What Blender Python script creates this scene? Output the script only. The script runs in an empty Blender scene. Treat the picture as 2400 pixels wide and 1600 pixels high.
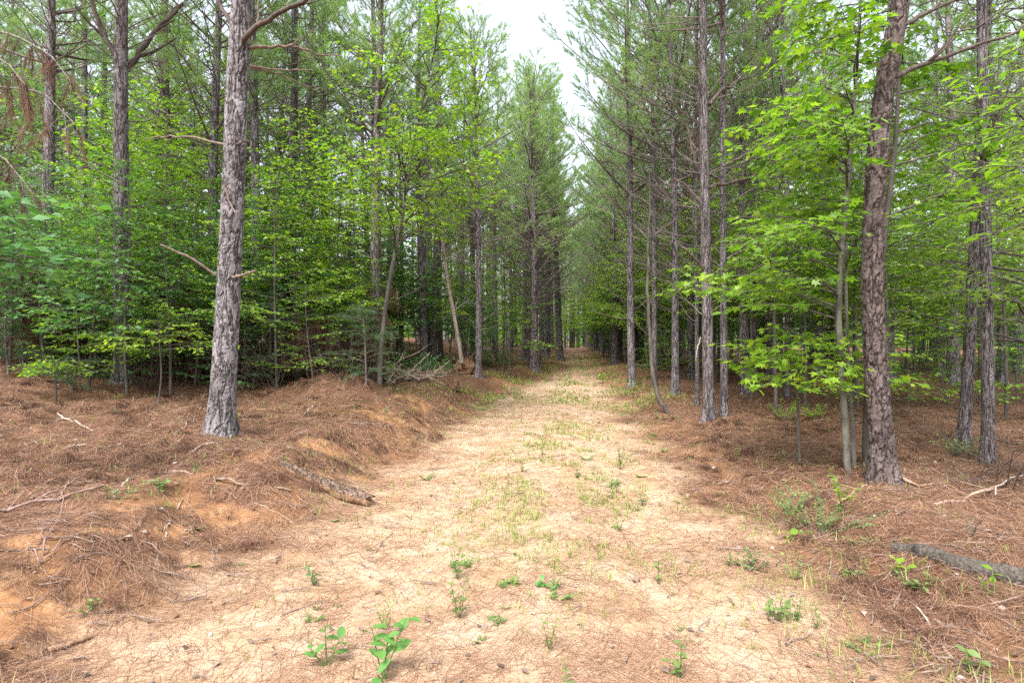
import bpy, math
import numpy as np
from mathutils import Vector, Matrix

# ------------------------------------------------------------------ camera, sky, sun, exposure
sc = bpy.context.scene
COL = sc.collection
CAM_Z, FPX, CX, CY = 1.6, 1333.0, 1200.0, 800.0          # photograph is 2400 x 1600
cam_d = bpy.data.cameras.new("camera")
cam_d.lens, cam_d.sensor_width = 20.0, 36.0
cam_d.clip_start, cam_d.clip_end = 0.05, 3000.0
cam = bpy.data.objects.new("camera", cam_d)
cam.location = (0, 0, CAM_Z)
cam.rotation_euler = (math.radians(90), 0, 0)
COL.objects.link(cam)
sc.camera = cam

SUN_EL, SUN_AZ = math.radians(58), math.radians(205)      # azimuth clockwise from +Y: behind the camera
w = bpy.data.worlds.new("World"); sc.world = w; w.use_nodes = True
nt = w.node_tree; nt.nodes.clear()
sky = nt.nodes.new("ShaderNodeTexSky"); sky.sky_type = 'NISHITA'; sky.sun_disc = False
sky.sun_elevation, sky.sun_rotation = SUN_EL, SUN_AZ
sky.air_density, sky.dust_density, sky.ozone_density = 1.0, 4.0, 1.0
hs = nt.nodes.new("ShaderNodeHueSaturation"); hs.inputs['Saturation'].default_value = 0.42   # thin white overcast
bg = nt.nodes.new("ShaderNodeBackground"); bg.inputs['Strength'].default_value = 0.15
wo = nt.nodes.new("ShaderNodeOutputWorld")
nt.links.new(sky.outputs[0], hs.inputs['Color']); nt.links.new(hs.outputs[0], bg.inputs[0]); nt.links.new(bg.outputs[0], wo.inputs[0])

sun_d = bpy.data.lights.new("sun", 'SUN'); sun_d.energy = 1.3; sun_d.angle = math.radians(20); sun_d.color = (1.0, 0.975, 0.94)
sun = bpy.data.objects.new("sun", sun_d); COL.objects.link(sun)
to_sun = Vector((math.sin(SUN_AZ)*math.cos(SUN_EL), math.cos(SUN_AZ)*math.cos(SUN_EL), math.sin(SUN_EL)))
sun.rotation_euler = to_sun.to_track_quat('Z', 'Y').to_euler(); sun.location = to_sun*50

sc.view_settings.view_transform = 'Standard'; sc.view_settings.look = 'None'
sc.view_settings.exposure = 1.96; sc.view_settings.gamma = 1.0; sc.view_settings.use_curve_mapping = False
sc.render.engine = 'CYCLES'
cy = sc.cycles
cy.max_bounces = 7; cy.diffuse_bounces = 4; cy.glossy_bounces = 2; cy.transmission_bounces = 5; cy.transparent_max_bounces = 4
cy.use_denoising = False; cy.denoiser = 'OPENIMAGEDENOISE'; cy.sample_clamp_indirect = 6.0
cy.use_adaptive_sampling = True; cy.adaptive_threshold = 0.01

# ------------------------------------------------------------------ helpers: noise, terrain, pixels
_tab = np.random.default_rng(3).random((256, 256))
def vnoise(x, y, s=1.0, k=0):
    x = np.asarray(x, float)*s + 37.3*k + 1000.0; y = np.asarray(y, float)*s + 91.7*k + 1000.0
    xi = np.floor(x).astype(int); yi = np.floor(y).astype(int); fx = x-xi; fy = y-yi
    fx = fx*fx*(3-2*fx); fy = fy*fy*(3-2*fy)
    a = _tab[xi % 256, yi % 256]; b = _tab[(xi+1) % 256, yi % 256]; c = _tab[xi % 256, (yi+1) % 256]; d = _tab[(xi+1) % 256, (yi+1) % 256]
    return (a*(1-fx)+b*fx)*(1-fy)+(c*(1-fx)+d*fx)*fy
def sstep(a, b, x):
    t = np.clip((np.asarray(x, float)-a)/(b-a), 0, 1); return t*t*(3-2*t)
_yt = np.linspace(-20, 700, 7201)
def _smooth(xs, ys, n=25):
    v = np.interp(_yt, xs, ys); k = np.ones(n)/n
    return np.convolve(np.pad(v, n//2, mode='edge'), k, mode='valid')
_xc = _smooth([-20, 0, 2.7, 5.7, 9.7, 13.5, 17, 24, 40, 55, 65, 75, 90, 120, 700], [-1.2, -.4, -.16, .26, .55, .97, 1.62, 2.75, 4.3, 5.75, 6.2, 5.8, 3.5, -4, -80], 31)
_hw = _smooth([-20, 3, 6, 9, 14, 17, 24, 40, 700], [2.3, 2.15, 1.85, 1.75, 1.65, 1.35, 1.0, .95, .95], 31)
_el = _smooth([-20, 7, 13, 17, 24, 35, 55, 62, 80, 120, 250, 700], [0, 0, .12, .25, .45, .60, .92, .92, .5, .2, .5, .5], 41)
_bk = _smooth([-20, 1, 9, 12, 15, 20, 30, 700], [.30, .36, .42, .40, .36, .30, .2, .2], 21)
def xc(y): return np.interp(y, _yt, _xc)
def hw(y): return np.interp(y, _yt, _hw)
def H(x, y):
    x = np.asarray(x, float); y = np.asarray(y, float)
    c, h = xc(y), hw(y)
    sl = c-h-x + (vnoise(x, y, .9, 1)-.5)*.7; sr = x-c-h + (vnoise(x, y, .8, 2)-.5)*.6
    z = np.interp(y, _yt, _el)
    z = z + np.interp(y, _yt, _bk)*sstep(-.1, 1.15, sl) + .85*sstep(1.0, 12, sl)
    z = z + .13*sstep(-.1, 1.3, sr) + .10*sstep(2, 8, sr)*np.sin(x*.7+y*.35)
    z = z + .44*np.exp(-(((x+3.3)/1.05)**2+((y-10.9)/.8)**2)) + .06*np.exp(-((x+3.3)**2+(y-6.45)**2)/.2) + .05*np.exp(-((x-4.05)**2+(y-6.3)**2)/.2) + .16*np.exp(-(((x+2.2)/.5)**2+((y-5.1)/.5)**2))
    off = sstep(-.3, .6, np.maximum(sl, sr))
    u = (x-c)/np.maximum(h, .5)
    z = z - (1-off)*.035*(np.exp(-((u+.48)/.2)**2)+np.exp(-((u-.48)/.2)**2))*sstep(1, 4, y)
    near = 1-sstep(14, 30, np.hypot(x, y))
    z = z + near*(off*(.095*(vnoise(x, y, 2.1, 4)-.5)+.07*(vnoise(x, y, 4.6, 5)-.5)) + off*.035*(vnoise(x, y, 8.5, 7)-.5) + (1-off)*.02*(vnoise(x, y, 2.6, 6)-.5))
    return z
def h1(x, y): return float(H(x, y))
def at(px, py, lift=0.0):
    dx, dz = (px-CX)/FPX, -(py-CY)/FPX
    ts = np.geomspace(1.2, 400, 4000)
    zz = CAM_Z+dz*ts-H(dx*ts, ts)
    i = np.argmax(zz < 0) if (zz < 0).any() else len(ts)-1
    t = ts[i]
    return Vector((dx*t, t, h1(dx*t, t)+lift))
def atd(px, d):
    x = (px-CX)/FPX*d; return Vector((x, d, h1(x, d)))
def pix(px, py, d):
    return Vector(((px-CX)/FPX*d, d, CAM_Z-(py-CY)/FPX*d))

# ------------------------------------------------------------------ helpers: meshes and objects
class MB:
    def __init__(s): s.V, s.F3, s.F4, s.M3, s.M4, s.T, s.n = [], [], [], [], [], [], 0
    def add(s, V, F3=None, F4=None, mat=0, tint=None):
        V = np.asarray(V, float).reshape(-1, 3)
        if F3 is not None and len(F3): F3 = np.asarray(F3).reshape(-1, 3)+s.n; s.F3.append(F3); s.M3.append(np.full(len(F3), mat))
        if F4 is not None and len(F4): F4 = np.asarray(F4).reshape(-1, 4)+s.n; s.F4.append(F4); s.M4.append(np.full(len(F4), mat))
        s.V.append(V); s.T.append(np.full(len(V), .5) if tint is None else np.asarray(tint, float)); s.n += len(V)
    def mesh(s, name, mats, smooth=True):
        me = bpy.data.meshes.new(name)
        V = np.concatenate(s.V) if s.V else np.zeros((0, 3))
        F3 = np.concatenate(s.F3) if s.F3 else np.zeros((0, 3), int); F4 = np.concatenate(s.F4) if s.F4 else np.zeros((0, 4), int)
        m = np.concatenate([*s.M3, *s.M4]) if (s.M3 or s.M4) else np.zeros(0, int)
        me.vertices.add(len(V)); me.vertices.foreach_set('co', V.astype(np.float32).ravel())
        li = np.concatenate([F3.ravel(), F4.ravel()]).astype(np.int32)
        me.loops.add(len(li)); me.loops.foreach_set('vertex_index', li)
        n3, n4 = len(F3), len(F4)
        me.polygons.add(n3+n4)
        me.polygons.foreach_set('loop_start', np.concatenate([np.arange(n3)*3, n3*3+np.arange(n4)*4]).astype(np.int32))
        me.polygons.foreach_set('material_index', m.astype(np.int32))
        me.polygons.foreach_set('use_smooth', np.full(n3+n4, smooth))
        a = me.attributes.new('tint', 'FLOAT', 'POINT'); a.data.foreach_set('value', np.concatenate(s.T).astype(np.float32) if s.T else np.zeros(0, np.float32))
        for mt in (mats if isinstance(mats, (list, tuple)) else [mats]): me.materials.append(mt)
        me.update(calc_edges=True)
        return me
def ob(name, me, parent=None, loc=None, rot=None, scale=None):
    o = bpy.data.objects.new(name, me); COL.objects.link(o)
    if parent is not None: o.parent = parent
    if loc is not None: o.location = loc
    if rot is not None: o.rotation_euler = rot
    if scale is not None: o.scale = (scale,)*3 if np.isscalar(scale) else scale
    return o
def tag(o, label=None, cat=None, group=None, kind=None):
    if label: o['label'] = label
    if cat: o['category'] = cat
    if group: o['group'] = group
    if kind: o['kind'] = kind
    return o
def empty(name, loc, rz=0.0, scale=1.0):
    o = ob(name, None, None, loc, (0, 0, rz), scale); o.empty_display_size = .2; return o
def norm(v): return v/np.maximum(np.linalg.norm(v, axis=-1, keepdims=True), 1e-9)
def tubes(mb, P, Rr, sides=5, mat=0, tint=None, cap=False):
    """P (N,K,3) centre lines, Rr (N,K) radii"""
    P = np.asarray(P, float); Rr = np.asarray(Rr, float)
    if P.ndim == 2: P, Rr = P[None], Rr[None]
    N, K, _ = P.shape
    T = norm(np.gradient(P, axis=1))
    m = norm(P[:, -1]-P[:, 0])
    ref = np.where(np.abs(m[:, 2:3]) > .8, np.array([[1., 0, 0]]), np.array([[0, 0, 1.]]))
    A = norm(np.cross(T, ref[:, None, :])); B = np.cross(T, A)
    th = np.arange(sides)/sides*2*np.pi
    V = P[:, :, None, :]+Rr[:, :, None, None]*(np.cos(th)[None, None, :, None]*A[:, :, None, :]+np.sin(th)[None, None, :, None]*B[:, :, None, :])
    idx = np.arange(N*K*sides).reshape(N, K, sides)
    q = np.stack([idx[:, :-1, :], np.roll(idx, -1, 2)[:, :-1, :], np.roll(idx, -1, 2)[:, 1:, :], idx[:, 1:, :]], -1).reshape(-1, 4)
    t = None if tint is None else np.repeat(np.broadcast_to(np.asarray(tint, float), (N,)), K*sides)
    mb.add(V.reshape(-1, 3), None, q, mat, t)
    if cap:
        for n in range(N):
            for k in (0, K-1):
                c = P[n, k]; ring = V[n, k]
                f = [(0, 1+i, 1+(i+1) % sides) for i in range(sides)]
                mb.add(np.vstack([c[None], ring]), f, None, mat)
# leaf templates: x across, y along, z up; unit length
def _leaf(v, f): return np.array(v, float), np.array(f, int)
OVATE = _leaf([(0, 0, 0), (-.30, .42, .07), (0, 1, -.06), (.30, .42, .07), (0, .5, 0)], [(0, 4, 1), (4, 2, 1), (0, 3, 4), (4, 3, 2)])
LANCE = _leaf([(0, 0, 0), (-.15, .42, .04), (0, 1, -.10), (.15, .42, .04), (0, .5, 0)], [(0, 4, 1), (4, 2, 1), (0, 3, 4), (4, 3, 2)])
_mo = [(0, 0, .0), (.38, .08, .03), (.22, .30, .02), (.54, .58, .0), (.17, .60, .01), (0, 1, -.10), (-.17, .60, .01), (-.54, .58, .0), (-.22, .30, .02), (-.38, .08, .03)]
MAPLE = _leaf(_mo+[(0, .36, -.05)], [(10, i, (i+1) % 10) for i in range(10)])
_ol = [(0, 0), (.10, .08), (.22, .24), (.29, .44), (.27, .62), (.20, .78), (.10, .92), (0, 1)]
def _broad():
    v, f = [], []
    for k, (x, y) in enumerate(_ol):
        zc = -.10*(y-.3)**2*2; v += [(-x, y, zc+.22*x), (0, y, zc), (x, y, zc+.22*x)]
    for k in range(len(_ol)-1):
        a = 3*k; f += [(a, a+1, a+4), (a, a+4, a+3), (a+1, a+2, a+5), (a+1, a+5, a+4)]
    return _leaf(v, f)
BROAD = _broad()
def leaf_frames(D, N):
    D = norm(D); X = norm(np.cross(D, N)); Z = np.cross(X, D); return X, D, Z
def put_leaves(mb, tpl, P, D, N, S, tint, mat=0):
    v, f = tpl; n = len(P)
    if n == 0: return
    X, Y, Z = leaf_frames(D, N)
    V = P[:, None, :]+S[:, None, None]*(v[None, :, 0:1]*X[:, None]+v[None, :, 1:2]*Y[:, None]+v[None, :, 2:3]*Z[:, None])
    F = f[None]+(np.arange(n)*len(v))[:, None, None]
    mb.add(V.reshape(-1, 3), F.reshape(-1, 3), None, mat, np.repeat(tint, len(v)))
def leaf_objects(tpl, mats, P, D, N, S, parent, name='leaf'):
    meshes = []
    for m in mats:
        b = MB(); b.add(tpl[0], tpl[1]); meshes.append(b.mesh(name, m))
    X, Y, Z = leaf_frames(D, N)
    for i in range(len(P)):
        M = Matrix(((X[i, 0], Y[i, 0], Z[i, 0], 0), (X[i, 1], Y[i, 1], Z[i, 1], 0), (X[i, 2], Y[i, 2], Z[i, 2], 0), (0, 0, 0, 1)))
        o = ob(name, meshes[i % len(meshes)], parent)
        o.matrix_local = Matrix.Translation(P[i]) @ M @ Matrix.Scale(float(S[i]), 4)

# ------------------------------------------------------------------ materials
def mat(name):
    m = bpy.data.materials.new(name); m.use_nodes = True; nt = m.node_tree; nt.nodes.clear()
    return m, nt, nt.nodes.new, nt.links.new
def ramp(new, stops):
    r = new("ShaderNodeValToRGB"); e = r.color_ramp.elements
    while len(e) < len(stops): e.new(.5)
    for k, (p, c) in enumerate(stops): e[k].position = p; e[k].color = (*c, 1) if len(c) == 3 else c
    return r
def mixc(new, link, f, a, b, mode='MIX'):
    n = new("ShaderNodeMix"); n.data_type = 'RGBA'; n.blend_type = mode
    for s, v in ((n.inputs[0], f), (n.inputs[6], a), (n.inputs[7], b)):
        if hasattr(v, 'links'): link(v, s)
        else: s.default_value = v if np.isscalar(v) else (*v, 1)
    return n.outputs[2]
def math_(new, link, op, a, b=0.0, c=None):
    n = new("ShaderNodeMath"); n.operation = op
    for i, v in enumerate((a, b) if c is None else (a, b, c)):
        if hasattr(v, 'links'): link(v, n.inputs[i])
        else: n.inputs[i].default_value = v
    return n.outputs[0]

def leaf_mat(name, dark, mid, bright, trans=.45, rough=.5, var=.08):
    m, nt, new, link = mat(name)
    at_ = new("ShaderNodeAttribute"); at_.attribute_name = 'tint'
    oi = new("ShaderNodeObjectInfo")
    t = math_(new, link, 'ADD', at_.outputs['Fac'], math_(new, link, 'MULTIPLY_ADD', oi.outputs['Random'], .3, -.15))
    r = ramp(new, [(0.0, dark), (.5, mid), (1.0, bright)]); link(t, r.inputs[0])
    h = new("ShaderNodeHueSaturation"); link(r.outputs[0], h.inputs['Color'])
    tc = mixc(new, link, 1.0, r.outputs[0], (1.1, 1.3, .45), 'MULTIPLY')
    p = new("ShaderNodeBsdfPrincipled"); p.inputs['Roughness'].default_value = rough; p.inputs['Specular IOR Level'].default_value = .35
    link(h.outputs[0], p.inputs['Base Color'])
    tr = new("ShaderNodeBsdfTranslucent"); link(tc, tr.inputs['Color'])
    mx = new("ShaderNodeMixShader"); mx.inputs[0].default_value = trans
    link(p.outputs[0], mx.inputs[1]); link(tr.outputs[0], mx.inputs[2])
    o = new("ShaderNodeOutputMaterial"); link(mx.outputs[0], o.inputs[0])
    return m
L_MAPLE = leaf_mat("maple_leaf", (.06, .13, .022), (.14, .255, .033), (.29, .40, .05), .5, .38)
L_YELLOW = leaf_mat("young_leaf", (.095, .195, .022), (.205, .345, .036), (.40, .49, .052), .52, .38)
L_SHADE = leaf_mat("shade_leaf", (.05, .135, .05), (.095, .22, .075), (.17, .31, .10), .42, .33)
L_WEED = leaf_mat("weed_leaf", (.07, .12, .035), (.13, .20, .055), (.21, .28, .08), .35)
L_BROAD = leaf_mat("seedling_leaf", (.07, .16, .04), (.10, .22, .055), (.14, .27, .065), .3, .42)
L_GRASS = leaf_mat("grass_blade", (.15, .19, .05), (.21, .27, .06), (.36, .36, .13), .35)
N_PINE = leaf_mat("pine_needle", (.14, .235, .11), (.225, .34, .155), (.36, .43, .18), .45, .5)
N_CEDAR = leaf_mat("cedar_spray", (.05, .10, .045), (.085, .15, .06), (.13, .19, .075), .3, .55)
N_DEAD = leaf_mat("dead_needle", (.042, .020, .013), (.172, .083, .050), (.36, .222, .150), .2, .7)
L_DEAD = leaf_mat("dead_leaf", (.07, .045, .032), (.17, .125, .098), (.36, .31, .28), .1, .8)

def bark_mat(name, cols, plate=17.0, stretch=.42, disp=0.0, bump=.9):
    m, nt, new, link = mat(name)
    tc = new("ShaderNodeTexCoord"); oi = new("ShaderNodeObjectInfo")
    mp = new("ShaderNodeMapping"); mp.inputs['Scale'].default_value = (1, 1, stretch); link(tc.outputs['Object'], mp.inputs[0])
    def ns(scale, zst, detail, rough=.6, dist=0.0):
        q = new("ShaderNodeMapping"); q.inputs['Scale'].default_value = (1, 1, zst); link(tc.outputs['Object'], q.inputs[0])
        n = new("ShaderNodeTexNoise"); n.inputs['Scale'].default_value = scale; n.inputs['Detail'].default_value = detail; n.inputs['Roughness'].default_value = rough; n.inputs['Distortion'].default_value = dist
        link(q.outputs[0], n.inputs['Vector']); return n
    def ridge(o_, width):
        r_ = math_(new, link, 'ABSOLUTE', math_(new, link, 'SUBTRACT', o_, .5)); mr = new("ShaderNodeMapRange"); mr.interpolation_type = 'SMOOTHSTEP'; mr.inputs[1].default_value = 0.0; mr.inputs[2].default_value = width
        link(r_, mr.inputs[0]); return mr.outputs[0]
    ra = ridge(ns(plate, stretch*.5, 3, .5, .5).outputs[0], .055); rb = ridge(ns(plate*.9, stretch*2.6, 2, .5, .7).outputs[0], .03)
    flake = ns(plate*2.6, stretch*1.3, 3, .6, .8); fine = ns(70, .6, 5, .65)
    crk = math_(new, link, 'MULTIPLY', ra, math_(new, link, 'MULTIPLY_ADD', rb, .7, .3))
    class crack: outputs = [crk]
    vc = ns(plate*1.1, stretch*1.2, 1, .5, .5)
    hgt = math_(new, link, 'ADD', math_(new, link, 'MULTIPLY', crk, .75), math_(new, link, 'MULTIPLY', flake.outputs[0], .45))
    hgt = math_(new, link, 'ADD', hgt, math_(new, link, 'MULTIPLY', fine.outputs[0], .2))
    sep = new("ShaderNodeSeparateColor"); link(vc.outputs['Color'], sep.inputs[0])
    tone = math_(new, link, 'ADD', math_(new, link, 'MULTIPLY', sep.outputs[0], .35), math_(new, link, 'ADD', math_(new, link, 'MULTIPLY', fine.outputs[0], .35), math_(new, link, 'MULTIPLY', flake.outputs[0], .38)))
    r = ramp(new, [(.36, cols[1]), (.54, cols[2]), (.74, cols[3])]); link(tone, r.inputs[0])
    c = mixc(new, link, crack.outputs[0], cols[0], r.outputs[0])
    c = mixc(new, link, 1.0, c, oi.outputs['Color'], 'MULTIPLY')
    big = new("ShaderNodeTexNoise"); big.inputs['Scale'].default_value = 2.2; link(tc.outputs['Object'], big.inputs['Vector'])
    br = ramp(new, [(.35, (.72, .68, .66)), (.7, (1.12, 1.1, 1.1))]); link(big.outputs[0], br.inputs[0])
    c = mixc(new, link, 1.0, c, br.outputs[0], 'MULTIPLY')
    p = new("ShaderNodeBsdfPrincipled"); p.inputs['Roughness'].default_value = .88; p.inputs['Specular IOR Level'].default_value = .25
    link(c, p.inputs['Base Color'])
    o = new("ShaderNodeOutputMaterial"); link(p.outputs[0], o.inputs[0])
    bp = new("ShaderNodeBump"); bp.inputs['Strength'].default_value = bump; bp.inputs['Distance'].default_value = .02
    if disp:
        d = new("ShaderNodeDisplacement"); d.inputs['Scale'].default_value = disp; d.inputs['Midlevel'].default_value = .6
        link(hgt, d.inputs['Height']); link(d.outputs[0], o.inputs['Displacement']); m.displacement_method = 'DISPLACEMENT'
        bp.inputs['Distance'].default_value = .006; link(fine.outputs[0], bp.inputs['Height'])
    else:
        link(hgt, bp.inputs['Height'])
    link(bp.outputs[0], p.inputs['Normal'])
    return m
GREYS = [(.036, .029, .027), (.125, .114, .115), (.215, .202, .207), (.36, .345, .355)]
BROWNS = [(.02, .014, .012), (.064, .048, .043), (.112, .089, .083), (.21, .178, .172)]
B_HERO = bark_mat("pine_bark_grey", GREYS, 13, .40, .030, .6)
B_HERO2 = bark_mat("pine_bark_brown", BROWNS, 14, .55, .026, .6)
B_PINE = bark_mat("pine_bark", [(.036, .030, .029), (.112, .099, .099), (.195, .180, .184), (.33, .312, .32)], 15, .42, 0, 1.0)

def wood_mat(name, a, b, scale=30, rough=.85, stretch=.15):
    m, nt, new, link = mat(name)
    tc = new("ShaderNodeTexCoord"); mp = new("ShaderNodeMapping"); mp.inputs['Scale'].default_value = (1, 1, stretch); link(tc.outputs['Object'], mp.inputs[0])
    nz = new("ShaderNodeTexNoise"); nz.inputs['Scale'].default_value = scale; nz.inputs['Detail'].default_value = 5; link(mp.outputs[0], nz.inputs['Vector'])
    r = ramp(new, [(.32, a), (.68, b)]); link(nz.outputs[0], r.inputs[0])
    oi = new("ShaderNodeObjectInfo")
    p = new("ShaderNodeBsdfPrincipled"); p.inputs['Roughness'].default_value = rough; p.inputs['Specular IOR Level'].default_value = .25
    link(mixc(new, link, 1.0, r.outputs[0], oi.outputs['Color'], 'MULTIPLY'), p.inputs['Base Color'])
    bp = new("ShaderNodeBump"); bp.inputs['Strength'].default_value = .6; bp.inputs['Distance'].default_value = .006; link(nz.outputs[0], bp.inputs['Height']); link(bp.outputs[0], p.inputs['Normal'])
    o = new("ShaderNodeOutputMaterial"); link(p.outputs[0], o.inputs[0]); return m
TWIG = wood_mat("twig_bark", (.085, .066, .057), (.20, .165, .15), 22)
TWIG_D = wood_mat("sapling_bark", (.05, .042, .035), (.13, .115, .10), 14)
LICHEN = wood_mat("lichen_bark", (.07, .062, .05), (.20, .19, .16), 9, .9, .5)
DEADWOOD = wood_mat("dead_wood", (.17, .125, .095), (.36, .31, .27), 26)
ROTTEN = wood_mat("rotten_wood", (.15, .098, .060), (.42, .31, .21), 22, .9, .6)
LOGBARK = bark_mat("log_bark", [(.042, .034, .029), (.072, .060, .052), (.108, .094, .083), (.18, .165, .15)], 24, 1.4, 0, 1.0)

GREYLOG = wood_mat("grey_log_bark", (.045, .038, .032), (.19, .172, .152), 60, .95, 1.0)

def ground_mat():
    m, nt, new, link = mat("forest_ground")
    tc = new("ShaderNodeTexCoord")
    def A(n):
        a = new("ShaderNodeAttribute"); a.attribute_name = n; return a.outputs['Fac']
    def noise(scale, detail=4, vec=None, rough=.55):
        n = new("ShaderNodeTexNoise"); n.inputs['Scale'].default_value = scale; n.inputs['Detail'].default_value = detail; n.inputs['Roughness'].default_value = rough
        link(vec or tc.outputs['Object'], n.inputs['Vector']); return n
    # streaky needle litter: three noises stretched in different directions, picked by a patch noise
    def streak(rot, scale=(9, 120, 9)):
        mp = new("ShaderNodeMapping"); mp.inputs['Rotation'].default_value = (0, 0, rot); mp.inputs['Scale'].default_value = scale
        w_ = noise(3.5, 2); vm = new("ShaderNodeVectorMath"); vm.operation = 'MULTIPLY_ADD'; link(w_.outputs['Color'], vm.inputs[0]); vm.inputs[1].default_value = (.2, .2, 0); link(tc.outputs['Object'], vm.inputs[2])
        link(vm.outputs[0], mp.inputs[0]); n = noise(1, 3, mp.outputs[0]); return n.outputs[0]
    s1, s2, s3 = streak(.3), streak(1.5), streak(2.5)
    pn = noise(5, 2).outputs[0]
    st = math_(new, link, 'MAXIMUM', math_(new, link, 'MAXIMUM', s1, s2), s3)
    litter = ramp(new, [(.42, (.05, .030, .022)), (.54, (.13, .070, .044)), (.64, (.205, .118, .076)), (.78, (.31, .215, .158))]); link(st, litter.inputs[0])
    big = noise(.9, 4).outputs[0]
    lv = ramp(new, [(.3, (.72, .66, .6)), (.7, (1.12, 1.12, 1.1))]); link(big, lv.inputs[0])
    lit = mixc(new, link, 1.0, litter.outputs[0], lv.outputs[0], 'MULTIPLY')
    sn = noise(2.2, 5).outputs[0]
    sand = ramp(new, [(.25, (.315, .192, .106)), (.5, (.395, .277, .184)), (.75, (.445, .342, .255))]); link(sn, sand.inputs[0])
    grain = noise(170, 3).outputs[0]
    gr = ramp(new, [(.3, (.86, .84, .82)), (.7, (1.08, 1.08, 1.08))]); link(grain, gr.inputs[0])
    sand_c = mixc(new, link, 1.0, sand.outputs[0], gr.outputs[0], 'MULTIPLY')
    soil = ramp(new, [(.3, (.18, .085, .040)), (.55, (.31, .165, .080)), (.8, (.42, .27, .150))]); link(noise(6, 5).outputs[0], soil.inputs[0])
    c = mixc(new, link, A('soil'), lit, soil.outputs[0])
    # on the sand, drifted needles cover part of it
    cov = math_(new, link, 'ADD', math_(new, link, 'MULTIPLY', math_(new, link, 'SUBTRACT', st, .5), 1.6), A('drift'))
    cr = new("ShaderNodeMapRange"); cr.inputs[1].default_value = .46; cr.inputs[2].default_value = .78; link(cov, cr.inputs[0])
    sc_ = mixc(new, link, cr.outputs[0], sand_c, lit)
    c = mixc(new, link, A('sand'), c, sc_)
    p = new("ShaderNodeBsdfPrincipled"); p.inputs['Roughness'].default_value = .95; p.inputs['Specular IOR Level'].default_value = .1
    link(c, p.inputs['Base Color'])
    bh = math_(new, link, 'ADD', st, math_(new, link, 'MULTIPLY', noise(14, 5).outputs[0], .8))
    bp = new("ShaderNodeBump"); bp.inputs['Strength'].default_value = .75; bp.inputs['Distance'].default_value = .022; link(bh, bp.inputs['Height']); link(bp.outputs[0], p.inputs['Normal'])
    o = new("ShaderNodeOutputMaterial"); link(p.outputs[0], o.inputs[0]); return m
GROUND = ground_mat()

# ------------------------------------------------------------------ ground
def masks(x, y):
    c, h = xc(y), hw(y)
    n = (vnoise(x, y, 1.3, 11)-.5)*.65+(vnoise(x, y, 4.0, 12)-.5)*.45
    s = np.minimum(x-(c-h), (c+h)-x)+n
    sand = sstep(-.25, .45, s)*(1-.55*sstep(17, 30, y))
    sl = c-h-x
    soil = sstep(.54, .68, vnoise(x, y, 1.7, 13)*.62+vnoise(x, y, 5.2, 14)*.38)*sstep(-.4, .1, sl)*(1-sstep(.7, 1.5, sl))*(1-sstep(11, 15, y))
    blob = np.exp(-(((x+2.45)/.33)**2+((y-4.75)/.3)**2))+np.exp(-(((x+2.6)/.55)**2+((y-2.95)/.4)**2))
    soil = np.clip(soil+sstep(.45, .75, blob+1.1*(vnoise(x, y, 7, 15)*.6+vnoise(x, y, 17, 19)*.4-.5)), 0, 1)
    edge = (1-sstep(.0, .9, s))*sstep(-.9, -.1, s)
    soil = np.maximum(soil, .55*edge*sstep(.4, .65, vnoise(x, y, 2.4, 16)))
    drift = .10+.16*sstep(.38, .72, vnoise(x, y, 1.1, 17)*.6+vnoise(x, y, 3.3, 18)*.4)+.22*sstep(12, 26, y)+.25*(1-sstep(0, 1.1, s))
    return sand, soil, drift
def graded(lo, hi, step, far_lo, far_hi, g=1.09):
    a = list(np.arange(lo, hi, step)); st, v = step, a[-1]
    while v < far_hi: st *= g; v += st; a.append(v)
    st, v, b = step, a[0], []
    while v > far_lo: st *= g; v -= st; b.append(v)
    return np.array(b[::-1]+a)
gx = graded(-5.5, 5.5, .042, -420, 420, 1.10); gy = graded(1.6, 9, .042, -60, 700, 1.07)
GX, GY = np.meshgrid(gx, gy); GZ = H(GX, GY)
gb = MB(); nx, ny = len(gx), len(gy); ii = np.arange(nx*ny).reshape(ny, nx)
gb.add(np.stack([GX, GY, GZ], -1).reshape(-1, 3), None, np.stack([ii[:-1, :-1], ii[:-1, 1:], ii[1:, 1:], ii[1:, :-1]], -1).reshape(-1, 4))
gm = gb.mesh("ground", GROUND)
for nme, arr in zip(('sand', 'soil', 'drift'), masks(GX.ravel(), GY.ravel())):
    a = gm.attributes.new(nme, 'FLOAT', 'POINT'); a.data.foreach_set('value', arr.astype(np.float32))
tag(ob("ground", gm), kind='structure')

# ------------------------------------------------------------------ pine builder
def tuft_needles(mb, P, D, rng, m=40, length=.17, width=.010, axis=.20, mat=1, spread=(.30, 1.05), t0=.5, droop=.12):
    n = len(P)
    if n == 0: return
    D = norm(D); u = rng.random((n, m))
    base = P[:, None]+D[:, None]*(u[..., None]-.75)*axis
    r = rng.normal(size=(n, m, 3)); perp = norm(r-(r*D[:, None]).sum(-1, keepdims=True)*D[:, None])
    th = spread[0]+(spread[1]-spread[0])*rng.random((n, m))*(1.15-u*.5)
    d = D[:, None]*np.cos(th)[..., None]+perp*np.sin(th)[..., None]; d[..., 2] -= droop; d = norm(d)
    L = length*(.7+.5*rng.random((n, m)))
    side = norm(np.cross(d, rng.normal(size=(n, m, 3))))*width*.5
    V = np.stack([base-side, base+side, base+d*L[..., None]], 2).reshape(-1, 3)
    tint = np.repeat(np.repeat(np.clip(t0+rng.normal(size=n)*.16, 0, 1), m)+rng.normal(size=n*m)*.10, 3)
    mb.add(V, np.arange(len(V)).reshape(-1, 3), None, mat, np.clip(tint, 0, 1))
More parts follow.
